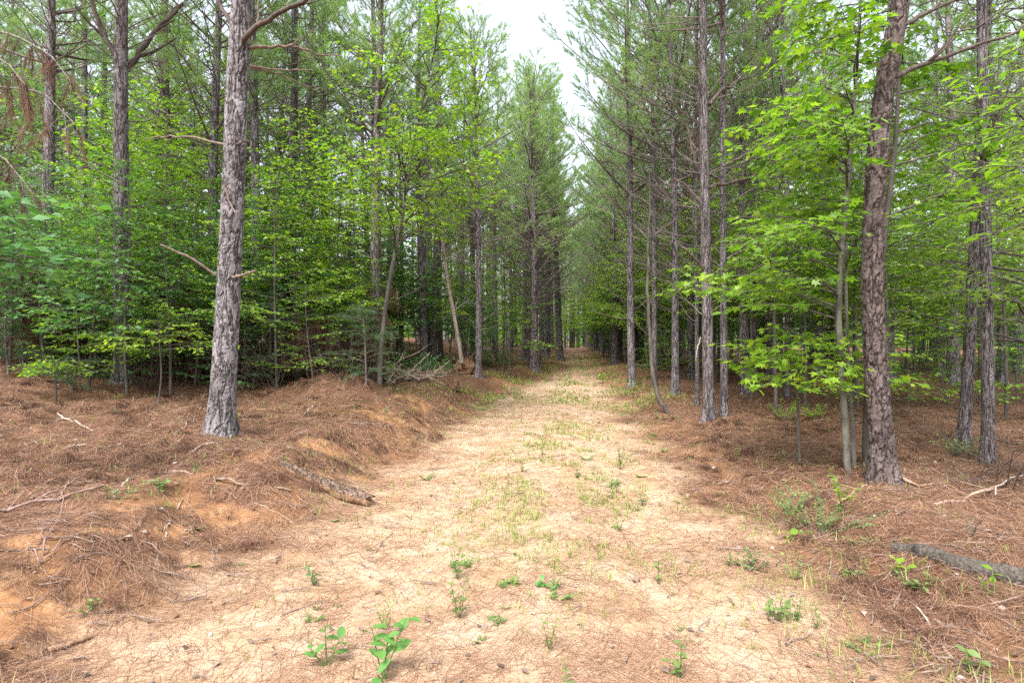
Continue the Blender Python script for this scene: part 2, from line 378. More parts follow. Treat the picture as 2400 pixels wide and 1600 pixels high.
def arc(start, az, L, elev, curl, rng, K=6, wob=.04):
    t = np.linspace(0, 1, K)
    p = np.stack([math.cos(az)*L*t*math.cos(elev), math.sin(az)*L*t*math.cos(elev), L*(t*math.sin(elev)+curl*t*t)], -1)
    p[1:] += np.cumsum(rng.normal(size=(K-1, 3))*wob*L/K, 0)
    return np.asarray(start)+p
def pine_crown(mb, axis, h, rad, rng, cb, spread=2.3, tm=40, whorl=.55, dead_lo=1.8, dead_n=44, tw=.011, top=1.0, az0=None, dome=.75):
    P, D = [], []; T6, R6, T4, R4 = [], [], [], []
    z = cb
    while z < h-.15:
        f = (z-cb)/(h-cb)
        L0 = spread*((1-f)**dome*.95+.12)
        for k in range(rng.integers(3, 6)):
            a = rng.random()*6.283; L = L0*(.35+.8*rng.random()); e = .30+.65*f+rng.normal()*.12
            s = np.array(axis(z+rng.normal()*.12)); pl = arc(s, a, L, e, .22, rng); T6.append(pl); r = (.008+.011*L)*(1-.4*f)
            R6.append(np.linspace(r, .004, 6))
            ns = int(3+L*3.6)
            for j in range(ns):
                t = .38+.62*(j+rng.random())/ns; i = min(int(t*5), 4); q = pl[i]+(pl[i+1]-pl[i])*(t*5-i); d0 = norm(pl[i+1]-pl[i])
                if t > .93: P.append(q); D.append(d0); continue
                a2 = math.atan2(d0[1], d0[0])+(.55+.5*rng.random())*(1 if j % 2 else -1)
                l2 = (.20+.30*L*(1.05-t))*(.7+.6*rng.random()); e2 = .25+.5*rng.random()
                q2 = arc(q, a2, l2, e2, .25, rng, 4); T4.append(q2); R4.append(np.linspace(.006, .003, 4))
                P.append(q2[-1]); D.append(q2[-1]-q2[-2])
                if l2 > .4: P.append(q2[2]); D.append(norm(q2[2]-q2[1])+rng.normal(size=3)*.4)
            P.append(pl[-1]); D.append(pl[-1]-pl[-2])
        z += whorl*(1-.35*f)*(.8+.4*rng.random())
    P.append(np.array(axis(h))); D.append(np.array([0, 0, 1.]))
    for k in range(dead_n):
        zz = dead_lo+(cb+1.2-dead_lo)*rng.random()**.8; a = rng.random()*6.283 if az0 is None else az0+rng.normal()*.9
        L = (.25+2.4*rng.random()**1.4)*(.55+.5*(zz-dead_lo)/(cb+1-dead_lo)); e = .10+.55*rng.random()
        pl = arc(np.array(axis(zz)), a, L, e, .16, rng, 6, .12); T6.append(pl); R6.append(np.linspace(.005+.0048*L, .0025, 6))
        for j in range(int(L*4)):
            t = .3+.68*rng.random(); i = min(int(t*5), 4); q = pl[i]+(pl[i+1]-pl[i])*(t*5-i); d0 = norm(pl[i+1]-pl[i])
            a2 = math.atan2(d0[1], d0[0])+(.4+.7*rng.random())*rng.choice([-1, 1]); l2 = (.15+.4*rng.random())*L*.7
            T4.append(arc(q, a2, l2, .1+.7*rng.random(), .15, rng, 4, .14)); R4.append(np.linspace(.005, .002, 4))
    tubes(mb, np.array(T6), np.array(R6), 4, 0); tubes(mb, np.array(T4), np.array(R4), 3, 0)
    tuft_needles(mb, np.array(P), np.array(D), rng, tm, width=tw)
def trunk_mesh(mb, axis, h, dbh, sides, zs, rng, flare=.55):
    zs = np.asarray(zs); r = dbh/2*np.clip(1-zs/h, 0.02, 1)**.62*(1.03)+dbh/2*flare*np.exp(-np.maximum(zs, -.2)/.20)
    C = np.array([axis(z) for z in zs]); th = np.arange(sides)/sides*2*np.pi
    ph = rng.random(3)*6.28
    lob = 1+(.10*np.sin(3*th+ph[0])+.08*np.sin(5*th+ph[1]))[None]*np.exp(-np.maximum(zs, 0)/.28)[:, None]+.025*np.sin(2*th+ph[2])[None]
    V = np.stack([C[:, 0:1]+r[:, None]*lob*np.cos(th), C[:, 1:2]+r[:, None]*lob*np.sin(th), np.repeat(zs[:, None], sides, 1)], -1)
    idx = np.arange(len(zs)*sides).reshape(len(zs), sides); nx_ = np.roll(idx, -1, 1)
    mb.add(V.reshape(-1, 3), None, np.stack([idx[:-1], nx_[:-1], nx_[1:], idx[1:]], -1).reshape(-1, 4))
def wob_axis(rng, h, amp=.12, lean=(0, 0)):
    a = rng.normal(size=(2, 3))*amp; p = rng.random((2, 3))*6.28
    f0 = [sum(a[k, j]*math.sin(p[k, j]) for j in range(3)) for k in range(2)]
    def ax(z):
        t = z/h
        return (sum(a[0, j]/(j+1)*math.sin(t*(2+2.2*j)+p[0, j]) for j in range(3))-sum(a[0, j]/(j+1)*math.sin(p[0, j]) for j in range(3))+lean[0]*z,
                sum(a[1, j]/(j+1)*math.sin(t*(2+2.2*j)+p[1, j]) for j in range(3))-sum(a[1, j]/(j+1)*math.sin(p[1, j]) for j in range(3))+lean[1]*z, z)
    return ax
PINES = []
for k in range(8):
    rng = np.random.default_rng(100+k); h = 13.5+rng.random()*1.5; ax = wob_axis(rng, h, .16)
    tb, cb = MB(), MB()
    trunk_mesh(tb, ax, h, .30, 22, np.r_[-.3, 0, .06, .13, .22, .35, .55, .8, np.linspace(1.2, h, 26)], rng, .38)
    pine_crown(cb, ax, h, .15, rng, [7.4, 6.6, 8.0, 5.4, 7.2, 6.2, 5.3, 5.7][k], [2.2, 2.5, 2.0, 2.5, 2.2, 2.4, 3.0, 2.8][k], [32, 32, 32, 32, 32, 32, 27, 27][k], dead_n=[80, 92, 70, 95, 100, 80, 90, 90][k], dome=.75 if k < 6 else .42)
    PINES.append((tb.mesh("pine_trunk", B_PINE), cb.mesh("pine_crown", [TWIG, N_PINE]), h))
def place_pine(loc, dbh, label, group=None, var=0, rz=0.0, hs_=1.0, lean=(0, 0), color=(1, 1, 1)):
    t, c, h = PINES[var % len(PINES)]; q = CX+FPX*loc[0]/loc[1]
    if 1075 < q < 1345 and loc[1] < 48:                        # the stand is younger round the opening over the track
        hs_ = min(hs_, (CAM_Z+(765-135*min(1, max(0, (q-1100)/70)))/FPX*loc[1]-loc[2])/h)
    e = empty("pine_tree", loc, rz); e.rotation_euler = (lean[0], lean[1], rz)
    k = dbh/.30
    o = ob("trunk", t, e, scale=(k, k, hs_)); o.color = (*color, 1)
    o2 = ob("crown", c, e, scale=(1 if k > .8 else .85, 1 if k > .8 else .85, hs_))
    return tag(e, label, 'tree', group)

# ------------------------------------------------------------------ the two big pines framing the track
def hero(name, base, pts, dbh, h, bark, seed, label, cb, color=(1, 1, 1)):
    d = base.y; rng = np.random.default_rng(seed)
    pz = [CAM_Z-(py-CY)/FPX*d-base.z for _, py in pts]; pxs = [(px-CX)/FPX*d-base.x for px, _ in pts]
    o_ = np.argsort(pz); pz, pxs = np.array(pz)[o_], np.array(pxs)[o_]
    sl = (pxs[-1]-pxs[-2])/(pz[-1]-pz[-2])
    zt = np.linspace(-.5, h, 400); xt = np.interp(zt, pz, pxs); far = zt > pz[-1]; xt[far] = pxs[-1]+sl*.5*(zt[far]-pz[-1])
    ker = np.hanning(31); ker /= ker.sum(); xt = np.convolve(np.pad(xt, 15, mode='edge'), ker, 'valid')
    def ax(z): return (float(np.interp(z, zt, xt)), .03*math.sin(z*.9), z)
    e = empty(name, base)
    tb = MB(); trunk_mesh(tb, ax, h, dbh, 104, np.r_[np.linspace(-.35, 5.2, 430), np.linspace(5.25, h, 60)], rng, .62)
    o = ob("trunk", tb.mesh("big_pine_trunk", bark), e); o.color = (*color, 1)
    c = MB(); pine_crown(c, ax, h, dbh/2, rng, cb, 2.4, 28, dead_lo=5.0, dead_n=34); ob("crown", c.mesh("big_pine_crown", [TWIG, N_PINE]), e)
    tag(e, label, 'tree')
    return e, ax
def px_branch(e, pts, d, r0, r1, material=TWIG, twigs=0, seed=0, name="branch", K=14, dy=0.0):
    """a branch of thing e drawn through photo pixels at distance d (dy: how much the tip comes nearer or goes farther)"""
    rng = np.random.default_rng(seed); n = len(pts); base = Vector(e.location)
    Q = np.array([np.array(pix(px, py, d+dy*i/(n-1))-base) for i, (px, py) in enumerate(pts)])
    t = np.linspace(0, n-1, K); P = np.stack([np.interp(t, np.arange(n), Q[:, k]) for k in range(3)], -1)
    P[1:-1] = (P[:-2]+2*P[1:-1]+P[2:])/4; L = np.linalg.norm(P[-1]-P[0]); P[1:] += rng.normal(size=(K-1, 3))*L*.007
    mb = MB(); tubes(mb, P, np.linspace(r0, r1, K), 8, cap=True)
    T, R_ = [], []
    for j in range(twigs):
        i = rng.integers(K//4, K-1); d0 = norm(P[i]-P[i-1])+rng.normal(size=3)*.55; d0[2] += .15; l = L*(.15+.35*rng.random())
        tt = np.linspace(0, 1, 5)[:, None]; T.append(P[i]+norm(d0)*l*tt+np.array([0, 0, .12*l])*tt**2+np.cumsum(rng.normal(size=(5, 3))*l*.02, 0)*(tt > 0)); R_.append(np.linspace(r1*1.1, r1*.4, 5))
    if T: tubes(mb, np.array(T), np.array(R_), 4)
    o = ob(name, mb.mesh(name, material), e); o.color = (.62, .56, .53, 1) if name == 'branch' else (1, 1, 1, 1); return o
pA = at(514, 1022)
heroA, axA = hero("pine_tree", pA, [(514, 1022), (522, 900), (532, 700), (540, 550), (548, 400), (557, 200), (570, 0)], .255, 14, B_HERO, 41,
    "stout grey pine with thick plated bark rooted on the needle bank", 7.0, (1, 1, 1))
dA = pA.y
px_branch(heroA, [(505, 645), (450, 605), (376, 574)], dA-.1, .019, .011, DEADWOOD, 1, 1, dy=-.3)
px_branch(heroA, [(548, 650), (575, 643), (600, 634)], dA-.15, .02, .012, DEADWOOD, 0, 2, dy=-.2)
px_branch(heroA, [(570, 95), (610, 55), (670, 20), (745, -12), (860, -30)], dA-.1, .034, .016, TWIG, 3, 3, dy=-.5)
px_branch(heroA, [(585, 114), (640, 110), (690, 107), (735, 125), (800, 132)], dA, .024, .007, DEADWOOD, 3, 4, dy=.5)
px_branch(heroA, [(585, 155), (640, 163), (735, 165)], dA, .017, .006, DEADWOOD, 2, 5, dy=.3)
px_branch(heroA, [(585, 158), (660, 175), (745, 215)], dA, .014, .005, DEADWOOD, 2, 6, dy=.6)
px_branch(heroA, [(530, 340), (460, 322), (390, 318), (340, 325)], dA-.05, .016, .007, DEADWOOD, 0, 7, dy=.4)
px_branch(heroA, [(530, 440), (536, 470), (551, 498)], dA-.17, .012, .010, DEADWOOD, 0, 8, dy=-.03)
px_branch(heroA, [(556, 338), (575, 330), (590, 332), (588, 350)], dA-.12, .012, .006, TWIG, 0, 9, dy=-.1)
px_branch(heroA, [(545, 60), (520, 20), (500, -20)], dA, .03, .015, TWIG, 2, 10)

pB = at(2073, 1123)
heroB, axB = hero("pine_tree", pB, [(2073, 1123), (2062, 950), (2048, 700), (2050, 500), (2053, 400), (2068, 220), (2108, 0)], .205, 14, B_HERO2, 42,
    "stout red-brown pine with flaky bark standing beside slim maple stems", 7.2, (1, .98, .98))
dB = pB.y
px_branch(heroB, [(2085, 190), (2130, 165), (2200, 135), (2300, 105), (2420, 60)], dB, .032, .014, TWIG, 4, 11, dy=.5)
px_branch(heroB, [(2120, 60), (2160, 35), (2230, 5), (2300, -30)], dB, .026, .012, TWIG, 2, 12, dy=.3)
px_branch(heroB, [(2070, 395), (2083, 370), (2092, 345)], dB-.1, .018, .008, TWIG, 0, 13, dy=-.15)
px_branch(heroB, [(2082, 155), (2088, 130), (2090, 105)], dB-.13, .014, .007, TWIG, 0, 14, dy=-.1)
px_branch(heroB, [(2090, 190), (2103, 165), (2108, 143)], dB-.13, .016, .008, TWIG, 0, 15, dy=-.1)

# ------------------------------------------------------------------ pines one can single out
def pine_px(px, py, wpx, label, var, rz, hs_=1.0, lean=(0, 0), color=(1, 1, 1), d=None, group=None, dz=0):
    p = at(px, py) if d is None else atd(px, d)
    TAKEN.append((p.x, p.y))
    return place_pine(p, wpx*p.y/FPX, label, group, var, rz, hs_, lean, color)
TAKEN = [(pA.x, pA.y), (pB.x, pB.y)]
pc2 = at(1252, 867); hs_c = (CAM_Z+640/FPX*pc2.y-pc2.z)/PINES[6][2]; pc1 = at(1121, 884); hs_1 = (CAM_Z+765/FPX*pc1.y-pc1.z)/PINES[7][2]
P2 = pine_px(288, 0, 36, "grey pine forking into two raised limbs above the sapling thicket", 0, .3, d=10.2, color=(1.15, 1.12, 1.12))
px_branch(P2, [(290, 165), (255, 110), (228, 40), (205, -30)], 10.1, .05, .03, TWIG, 3, 21)
px_branch(P2, [(292, 165), (320, 110), (360, 50), (410, -15)], 10.1, .05, .03, TWIG, 3, 22)
pine_px(92, 0, 26, "straight grey pine behind the drooping rust-brown needle sprays", 1, 1.2, d=12.6, color=(1.1, 1.08, 1.1))
pine_px(186, 0, 19, "slender dark pine between the forked pine and the rusty sprays", 2, 2.2, d=16, lean=(0, -.012))
pine_px(507, 0, 25, "grey pine standing directly behind the stout plated pine", 3, 2.9, d=13.2, lean=(0, .018))
pine_px(600, 0, 24, "dark pine close behind the stout plated pine on its track side", 4, .2, d=13.6)
pine_px(380, 0, 11, "thin pine in the gap between the forked pine and the plated pine", 5, .9, d=27)
pine_px(893, 0, 18, "grey pine half hidden by the leaning yellow-green sapling", 1, 3.9, d=16.5)
pine_px(1006, 835, 12, "slim grey pine behind the brush pile of bleached branches", 2, 4.4, color=(.95, .95, 1))
pine_px(1034, 838, 10, "slim dark pine next to the pale leaning dead trunk", 0, 5.1)
PC1 = pine_px(1121, 884, 15, "grey pine with a crooked low limb beside the upturned root mass", 7, 1.7, hs_=hs_1, color=(1.12, 1.1, 1.1))
pine_px(1163, 847, 9.5, "slim grey pine between the root mass pine and the broad crowned pine", 4, 2.3)
PC2 = pine_px(1252, 867, 19, "broad crowned pine with fanned bare limbs where the track narrows", 6, .6, hs_=hs_c, color=(.92, .85, .84))
pine_px(1225, 841, 8, "thin dark pine set back behind the broad crowned pine", 1, 1.1)
pine_px(1267, 866, 6, "very thin pale pole pine touching the broad crowned pine", 2, 5.9, hs_=.7, color=(1.1, 1.08, 1.05))
pine_px(1284, 838, 9, "dark pine in the row behind the broad crowned pine", 4, 3.2)
pine_px(1313, 845, 15, "dark straight pine at the very edge of the narrowing track", 0, 4.1, color=(.8, .78, .78))
PR1 = pine_px(1481, 906, 17, "grey pine with a bowed foot and leafy sprout at its base", 7, 5.2, lean=(0, -.01), color=(1.12, 1.1, 1.12))
pine_px(1534, 904, 12.5, "slim grey pine behind the bent sapling at the track edge", 7, .4, color=(1.05, 1.05, 1.05))
PR2 = pine_px(1582, 925, 18, "straight grey pine between the bent sapling and the whorled pine", 6, 1.3, color=(1.1, 1.1, 1.12))
pine_px(1634, 950, 10, "thin pine pole close to the whorled pine", 4, 2.0, hs_=.8)
PR3 = pine_px(1661, 985, 26, "dark pine with a whorl of raised limbs and a bleached crooked twig", 2, 4.0, color=(.88, .84, .84))
pR3 = Vector(PR3.location); dR = pR3.y
px_branch(PR3, [(1653, 485), (1625, 445), (1618, 400), (1630, 330), (1640, 240)], dR-.05, .042, .02, TWIG, 5, 31, dy=-.5)
px_branch(PR3, [(1653, 485), (1680, 450), (1705, 410), (1730, 395)], dR-.05, .03, .013, TWIG, 3, 32, dy=-.5)
px_branch(PR3, [(1653, 490), (1610, 482), (1560, 470), (1480, 445), (1380, 385), (1330, 360)], dR-.05, .035, .008, TWIG, 9, 33, dy=-.8)
px_branch(PR3, [(1655, 440), (1600, 430), (1520, 410), (1450, 390), (1400, 330), (1385, 270)], dR, .036, .008, TWIG, 10, 34, dy=.8)
px_branch(PR3, [(1657, 245), (1610, 200), (1560, 180), (1460, 135), (1400, 110), (1360, 60), (1325, 20)], dR, .036, .007, TWIG, 12, 35, dy=.4)
px_branch(PR3, [(1662, 615), (1650, 585), (1622, 556)], dR-.1, .025, .014, TWIG, 0, 36, dy=-.2)
px_branch(PR3, [(1668, 635), (1700, 605), (1745, 580)], dR-.05, .025, .012, TWIG, 1, 37, dy=-.2)
px_branch(PR3, [(1660, 702), (1620, 700), (1575, 690)], dR-.1, .018, .01, DEADWOOD, 0, 38, dy=-.2)
px_branch(PR3, [(1655, 790), (1662, 805), (1675, 815), (1684, 850), (1670, 852)], dR-.2, .015, .008, DEADWOOD, 0, 39, name="bleached_twig")
px_branch(PR3, [(1640, 920), (1625, 922), (1612, 930)], dR-.15, .014, .009, DEADWOOD, 0, 40)
pine_px(1697, 974, 17, "grey pine just behind the whorled pine with bleached twig", 0, 5.5, color=(1.1, 1.08, 1.1))
pine_px(1748, 922, 21, "grey pine of a close pair beyond the low maple sapling", 3, 2.6, color=(1.05, 1.0, 1.02))
pine_px(1764, 915, 13, "thinner pine of a close pair beyond the low maple sapling", 4, 3.6)
pine_px(1816, 902, 15, "pine seen through the maple leaves, set behind the close pair", 5, .7)
pine_px(1845, 930, 13, "slim pine behind the stem of the low maple sapling", 1, 1.9)
pine_px(2258, 1045, 25, "dark pine of the twin pines leaning slightly, half behind dead twigs", 2, 3.3, lean=(0, -.075), color=(.95, .92, .92))
pine_px(2316, 1086, 26, "thicker pine of the twin pines draped with dead twigs", 4, 1.4, color=(1, .98, .98))
# branch whorl fans in the central and track side pines
for e, k in ((PR1, 1.08), (PR2, 1.05), (PC2, 1.1)):
    for ch in e.children:
        if ch.name.startswith('crown'): ch.scale = (k, k, ch.scale[2])
for e, d, lst in ((PC2, PC2.location.y, [((1252, 690), (1215, 640), (1190, 560)), ((1253, 650), (1290, 600), (1310, 560), (1330, 500)), ((1252, 600), (1225, 560), (1205, 480)), ((1254, 560), (1285, 500), (1300, 430)), ((1252, 640), (1200, 610), (1160, 560)), ((1254, 700), (1300, 640), (1350, 600))]),
                  (PC1, PC1.location.y, [((1126, 600), (1100, 540), (1085, 470)), ((1126, 520), (1150, 480), (1185, 430)), ((1126, 670), (1145, 650), (1175, 635))]),
                  (PR1, PR1.location.y, [((1478, 560), (1440, 520), (1400, 480)), ((1476, 450), (1440, 400), (1420, 340)), ((1478, 660), (1440, 670), (1398, 668))]),
                  (PR2, PR2.location.y, [((1583, 600), (1550, 590), (1510, 570)), ((1583, 690), (1545, 670), (1520, 650)), ((1583, 480), (1620, 440), (1650, 400))])):
    for k, l in enumerate(lst): px_branch(e, l, d, .03, .007, TWIG, 4, 300+k, dy=(-.5 if k % 2 else .6))

# ------------------------------------------------------------------ pines filling the wood behind
rng = np.random.default_rng(77)
cand = []
for row in np.arange(-62, 70, 3.0):
    for y in np.arange(15.5, 50, 2.6):
        x = row+.10*y+rng.normal()*.45; yy = y+rng.normal()*.6
        c = float(xc(yy)); h_ = float(hw(yy))
        if abs(x-c) < h_+(1.9 if yy < 24 else .55): continue
        if abs(x) > yy*.93+1: continue
        if yy < 15.5 and -1.5 < x < 3.5: continue
        if min(math.hypot(x-a, yy-b) for a, b in TAKEN) < 1.7: continue
        px = CX+FPX*x/yy
        if yy < 25 and 1095 < px < 1480: continue                  # the open gap over the track
        if yy > 30 and not (c-11 < x < c+13): continue
        cand.append((yy, x))
cand.sort()
cand = cand[:240]
for k, (y, x) in enumerate(cand):
    dbh = .20+.12*rng.random(); TAKEN.append((x, y)); lf = x < float(xc(y))
    c = .85+.3*rng.random()
    lab = (("slender " if dbh < .24 else "stout " if dbh > .285 else "medium ")+("pale grey pine " if c > 1.03 else "dark pine " if c < .95 else "grey pine ")+
           ("near the track edge " if abs(x-float(xc(y))) < 3.2 else "in the front ranks " if y < 22 else "in the middle ranks " if y < 32 else "in the back ranks ")+
           ("of the wood behind the needle bank" if lf else "of the wood opposite the needle bank"))
    place_pine((x, y, h1(x, y)), dbh, lab, "pines in the wood on the bank side" if lf else "pines in the wood on the maple side", int(rng.integers(6)) if (abs(x-float(xc(y))) > 5 or y < 19) else int(rng.integers(6, 8)), rng.random()*6.28, .86+.2*rng.random(), (rng.normal()*.012, rng.normal()*.012), (c, c*.97, c*.97))

rng = np.random.default_rng(79)
for k in range(22):
    y = 26+3.2*(k//2)+rng.normal()*.5; sd = -1 if k % 2 else 1; x = float(xc(y))+sd*(float(hw(y))+.75+.5*rng.random())
    if min(math.hypot(x-a, y-b) for a, b in TAKEN) < 1.1: continue
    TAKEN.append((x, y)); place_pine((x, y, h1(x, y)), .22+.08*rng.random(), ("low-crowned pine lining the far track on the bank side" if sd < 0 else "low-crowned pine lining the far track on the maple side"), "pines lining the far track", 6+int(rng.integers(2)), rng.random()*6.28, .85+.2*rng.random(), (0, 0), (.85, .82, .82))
for k in range(9):
    y = 65+1.6*k; x = (1305+85*((k*.37) % 1)-CX)/FPX*y
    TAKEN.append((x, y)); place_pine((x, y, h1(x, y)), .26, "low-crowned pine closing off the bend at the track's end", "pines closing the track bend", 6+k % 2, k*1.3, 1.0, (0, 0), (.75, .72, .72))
# far-off wood that reads as one mass
fb = MB(); rng = np.random.default_rng(78); FP, FD = [], []; T, R_ = [], []; T2, R2 = [], []
for y in np.arange(49, 122, 4.6):
    for x in np.arange(-y*.95-3, y*.95+3, 3.1+.012*y):
        xx = x+rng.normal()*.8; yy = y+rng.normal()*1.2
        if abs(xx-float(xc(yy))) < (1.4 if yy < 68 else -1): continue
        if not (-.62 < xx/yy < .62) and rng.random() < .35: continue
        z0 = h1(xx, yy); h = 13+3*rng.random(); r = .10+.07*rng.random()
        T.append([(xx+rng.normal()*.1, yy, z0-.2), (xx+rng.normal()*.1, yy, z0+4), (xx+rng.normal()*.15, yy, z0+8), (xx, yy, z0+h)]); R_.append([r*1.15, r*.9, r*.65, .03])
        for j in range(8):
            a = rng.random()*6.28; l = .5+1.5*rng.random(); zz = z0+2.5+6*rng.random()
            T2.append([(xx, yy, zz), (xx+math.cos(a)*l*.6, yy+math.sin(a)*l*.6, zz+.25*l), (xx+math.cos(a)*l, yy+math.sin(a)*l, zz+.6*l)]); R2.append([.02, .013, .006])
        n = 46; u = rng.random(n); a = rng.random(n)*6.28; rr = (.3+1.9*(1-u)**.8)*np.sqrt(rng.random(n))
        FP.append(np.stack([xx+rr*np.cos(a), yy+rr*np.sin(a), z0+6.8+(h-6.6)*u+.25*rr], -1)); FD.append(np.stack([np.cos(a)*.7, np.sin(a)*.7, .6+.6*rng.random(n)], -1))
tubes(fb, np.array(T, float), np.array(R_), 6, 0); tubes(fb, np.array(T2, float), np.array(R2), 3, 0)
tuft_needles(fb, np.concatenate(FP), np.concatenate(FD), rng, 10, .46, .036, .4, 1)
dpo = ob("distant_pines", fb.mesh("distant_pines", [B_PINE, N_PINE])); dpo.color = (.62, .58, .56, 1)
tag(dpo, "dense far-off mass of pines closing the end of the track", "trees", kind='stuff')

# ------------------------------------------------------------------ broadleaf builder
def broadleaf(seed, h, spread, nprim, base, leaf, axis=None, azc=None, azw=math.pi, rise=.42, droop=.30, tpl=OVATE, gap=.45, dens=1.0, r0=None, wob=.05, prof=1.4, sec=.125, flat=.45, angle=.85, lance=False):
    rng = np.random.default_rng(seed)
    if axis is None: axis = wob_axis(rng, h, wob*h*.5)
    wb = MB(); r0 = r0 or (.004+.0048*h)
    zs = np.linspace(0, h, 14); C = np.array([axis(z) for z in zs]); C[0, 2] -= .15
    trunk = MB(); tubes(trunk, C, np.linspace(r0*1.15, .004, 14), 10)
    LP, LD, LN = [], [], []; T6, R6, T4, R4 = [], [], [], []
    for i in range(nprim):
        f = (i+rng.random())/nprim; z = h*(base+(1-base)*f); az = (i*2.39996+rng.normal()*.35) if azc is None else azc+rng.uniform(-azw, azw)
        L = spread*(1-.72*f**prof)*(.55+.55*rng.random())
        pl = arc(np.array(axis(min(z, h))), az, L, math.atan(rise*(.7+.6*rng.random())), -droop*rng.random(), rng, 7, .10)
        T6.append(pl); R6.append(np.linspace(r0*.34*(1-.5*f)+.002, .0018, 7))
        ns = max(3, int(L/sec))
        for j in range(ns+1):
            t = .22+.78*(j+.5*rng.random())/ns; t = min(t, 1.0); i_ = min(int(t*6), 5); q = pl[i_]+(pl[i_+1]-pl[i_])*(t*6-i_); d0 = norm(pl[i_+1]-pl[i_])
            a0 = math.atan2(d0[1], d0[0]); sgn = 1 if j % 2 else -1
            a2 = a0+sgn*(angle+rng.normal()*.22) if t < .97 else a0; l2 = (.10+.42*L*(1.08-t))*(.6+.6*rng.random())
            p2 = arc(q, a2, l2, .05+rng.normal()*.18, -.16, rng, 4, .12); T4.append(p2); R4.append(np.linspace(.0035, .0012, 4))
            n = max(2, int(l2/(leaf*gap)*dens))
            u = (np.arange(n)+.6*rng.random(n))/n*.92+.08; x_ = u*3; k_ = np.minimum(x_.astype(int), 2)
            pp = p2[k_]+(p2[k_+1]-p2[k_])*(x_-k_)[:, None]
            sg = np.where(np.arange(n) % 2, 1, -1); la = a2+sg*(.75+.35*rng.normal(size=n))*(u < .97)
            LD.append(np.stack([np.cos(la), np.sin(la), rng.normal(size=n)*.22-.18], -1)); LP.append(pp+LD[-1]*leaf*.25)
            nn = rng.normal(size=(n, 3))*flat; nn[:, 2] += 1; LN.append(nn)
    tubes(wb, np.array(T6), np.array(R6), 5, 0); tubes(wb, np.array(T4), np.array(R4), 3, 0)
    P, D, N = np.concatenate(LP), np.concatenate(LD), np.concatenate(LN)
    S = leaf*(.45+.85*rng.random(len(P))); tn = np.clip(.5+rng.normal(size=len(P))*.27, 0, 1)
    return trunk, wb, P, D, N, S, tn, tpl
def crown_mesh(parts, lm, wood=TWIG_D, drop=None):
    trunk, wb, P, D, N, S, tn, tpl = parts
    k = np.ones(len(P), bool) if drop is None else ~drop
    put_leaves(wb, tpl, P[k], D[k], N[k], S[k], tn[k], 1)
    return trunk.mesh("sapling_trunk", wood), wb.mesh("sapling_crown", [TWIG_D, lm])
def single_tree(name, loc, parts, lm, label, cat='tree', wood=TWIG_D, nsep=0, sepmats=None, rz=0.0):
    e = empty(name, loc, rz); P = parts[2]; drop = np.zeros(len(P), bool)
    if nsep:
        W = P+np.array(loc)[None]; px = CX+FPX*W[:, 0]/np.maximum(W[:, 1], .1); py = CY-FPX*(W[:, 2]-CAM_Z)/np.maximum(W[:, 1], .1)
        vis = (px > 0) & (px < 2400) & (py > 0) & (py < 1600) & (W[:, 1] > .3); dist = np.where(vis, np.linalg.norm(W-np.array([0, 0, CAM_Z]), axis=1), 1e9)
        o_ = np.argsort(dist)[:nsep]; o_ = o_[dist[o_] < 1e8]; drop[o_] = True
    t, c = crown_mesh(parts, lm, wood, drop)
    ob("trunk", t, e); co = ob("crown", c, e); co['kind'] = 'stuff'
    if nsep: leaf_objects(parts[7], sepmats or [lm], P[drop], parts[3][drop], parts[4][drop], parts[5][drop], e)
    return tag(e, label, cat)
def px_axis(base, pts, d, h):
    pz = np.array([CAM_Z-(py-CY)/FPX*d-base.z for _, py in pts]); pxs = np.array([(px-CX)/FPX*d-base.x for px, _ in pts])
    zt = np.linspace(0, h, 120); xt = np.interp(zt, pz, pxs); far = zt > pz[-1]
    xt[far] = pxs[-1]+(pxs[-1]-pxs[-2])/(pz[-1]-pz[-2])*.6*(zt[far]-pz[-1])
    xt = np.convolve(np.pad(xt, 8, mode='edge'), np.ones(17)/17, 'valid')
    return lambda z: (float(np.interp(z, zt, xt)), .05*math.sin(z*.8), z)

# maples by the red-brown pine
pM = at(1990, 1113)
mp_ = broadleaf(501, 7.4, 1.9, 62, .22, .10, px_axis(pM, [(1990, 1113), (1975, 850), (1968, 700), (1990, 450), (2003, 200), (2012, 0)], pM.y, 7.4), rise=.35, droop=.34, tpl=MAPLE, gap=.5, r0=.034, sec=.15, azc=math.radians(165), azw=1.55)
single_tree("maple_tree", pM, mp_, L_MAPLE, "tall slim maple with lichen-pale stem beside the red-brown pine", wood=LICHEN, nsep=300)
pM2 = at(2003, 1094)
single_tree("maple_tree", pM2, broadleaf(502, 4.6, 1.3, 16, .42, .09, tpl=MAPLE, gap=.7, r0=.022, azc=math.radians(200), azw=1.6), L_MAPLE, "thin maple stem standing between the pale maple and the pine", wood=LICHEN)
pM3 = at(2030, 1092)
single_tree("maple_tree", pM3, broadleaf(503, 6.8, 2.0, 30, .40, .09, tpl=MAPLE, gap=.6, r0=.042, azc=math.radians(60), azw=1.2), L_MAPLE, "dark maple stem rising hidden against the red-brown pine", wood=TWIG_D)
pM4 = at(1874, 1088)
single_tree("maple_sapling", pM4, broadleaf(504, 1.62, 1.15, 30, .58, .095, axis=px_axis(pM4, [(1874, 1088), (1872, 960), (1870, 800)], pM4.y, 1.62), tpl=MAPLE, gap=.5, r0=.018, rise=.16, droop=.26, sec=.12, azc=math.radians(215), azw=2.2, prof=2.5), L_YELLOW,
            "low spreading maple sapling with one thin dark stem", wood=TWIG_D, nsep=160)
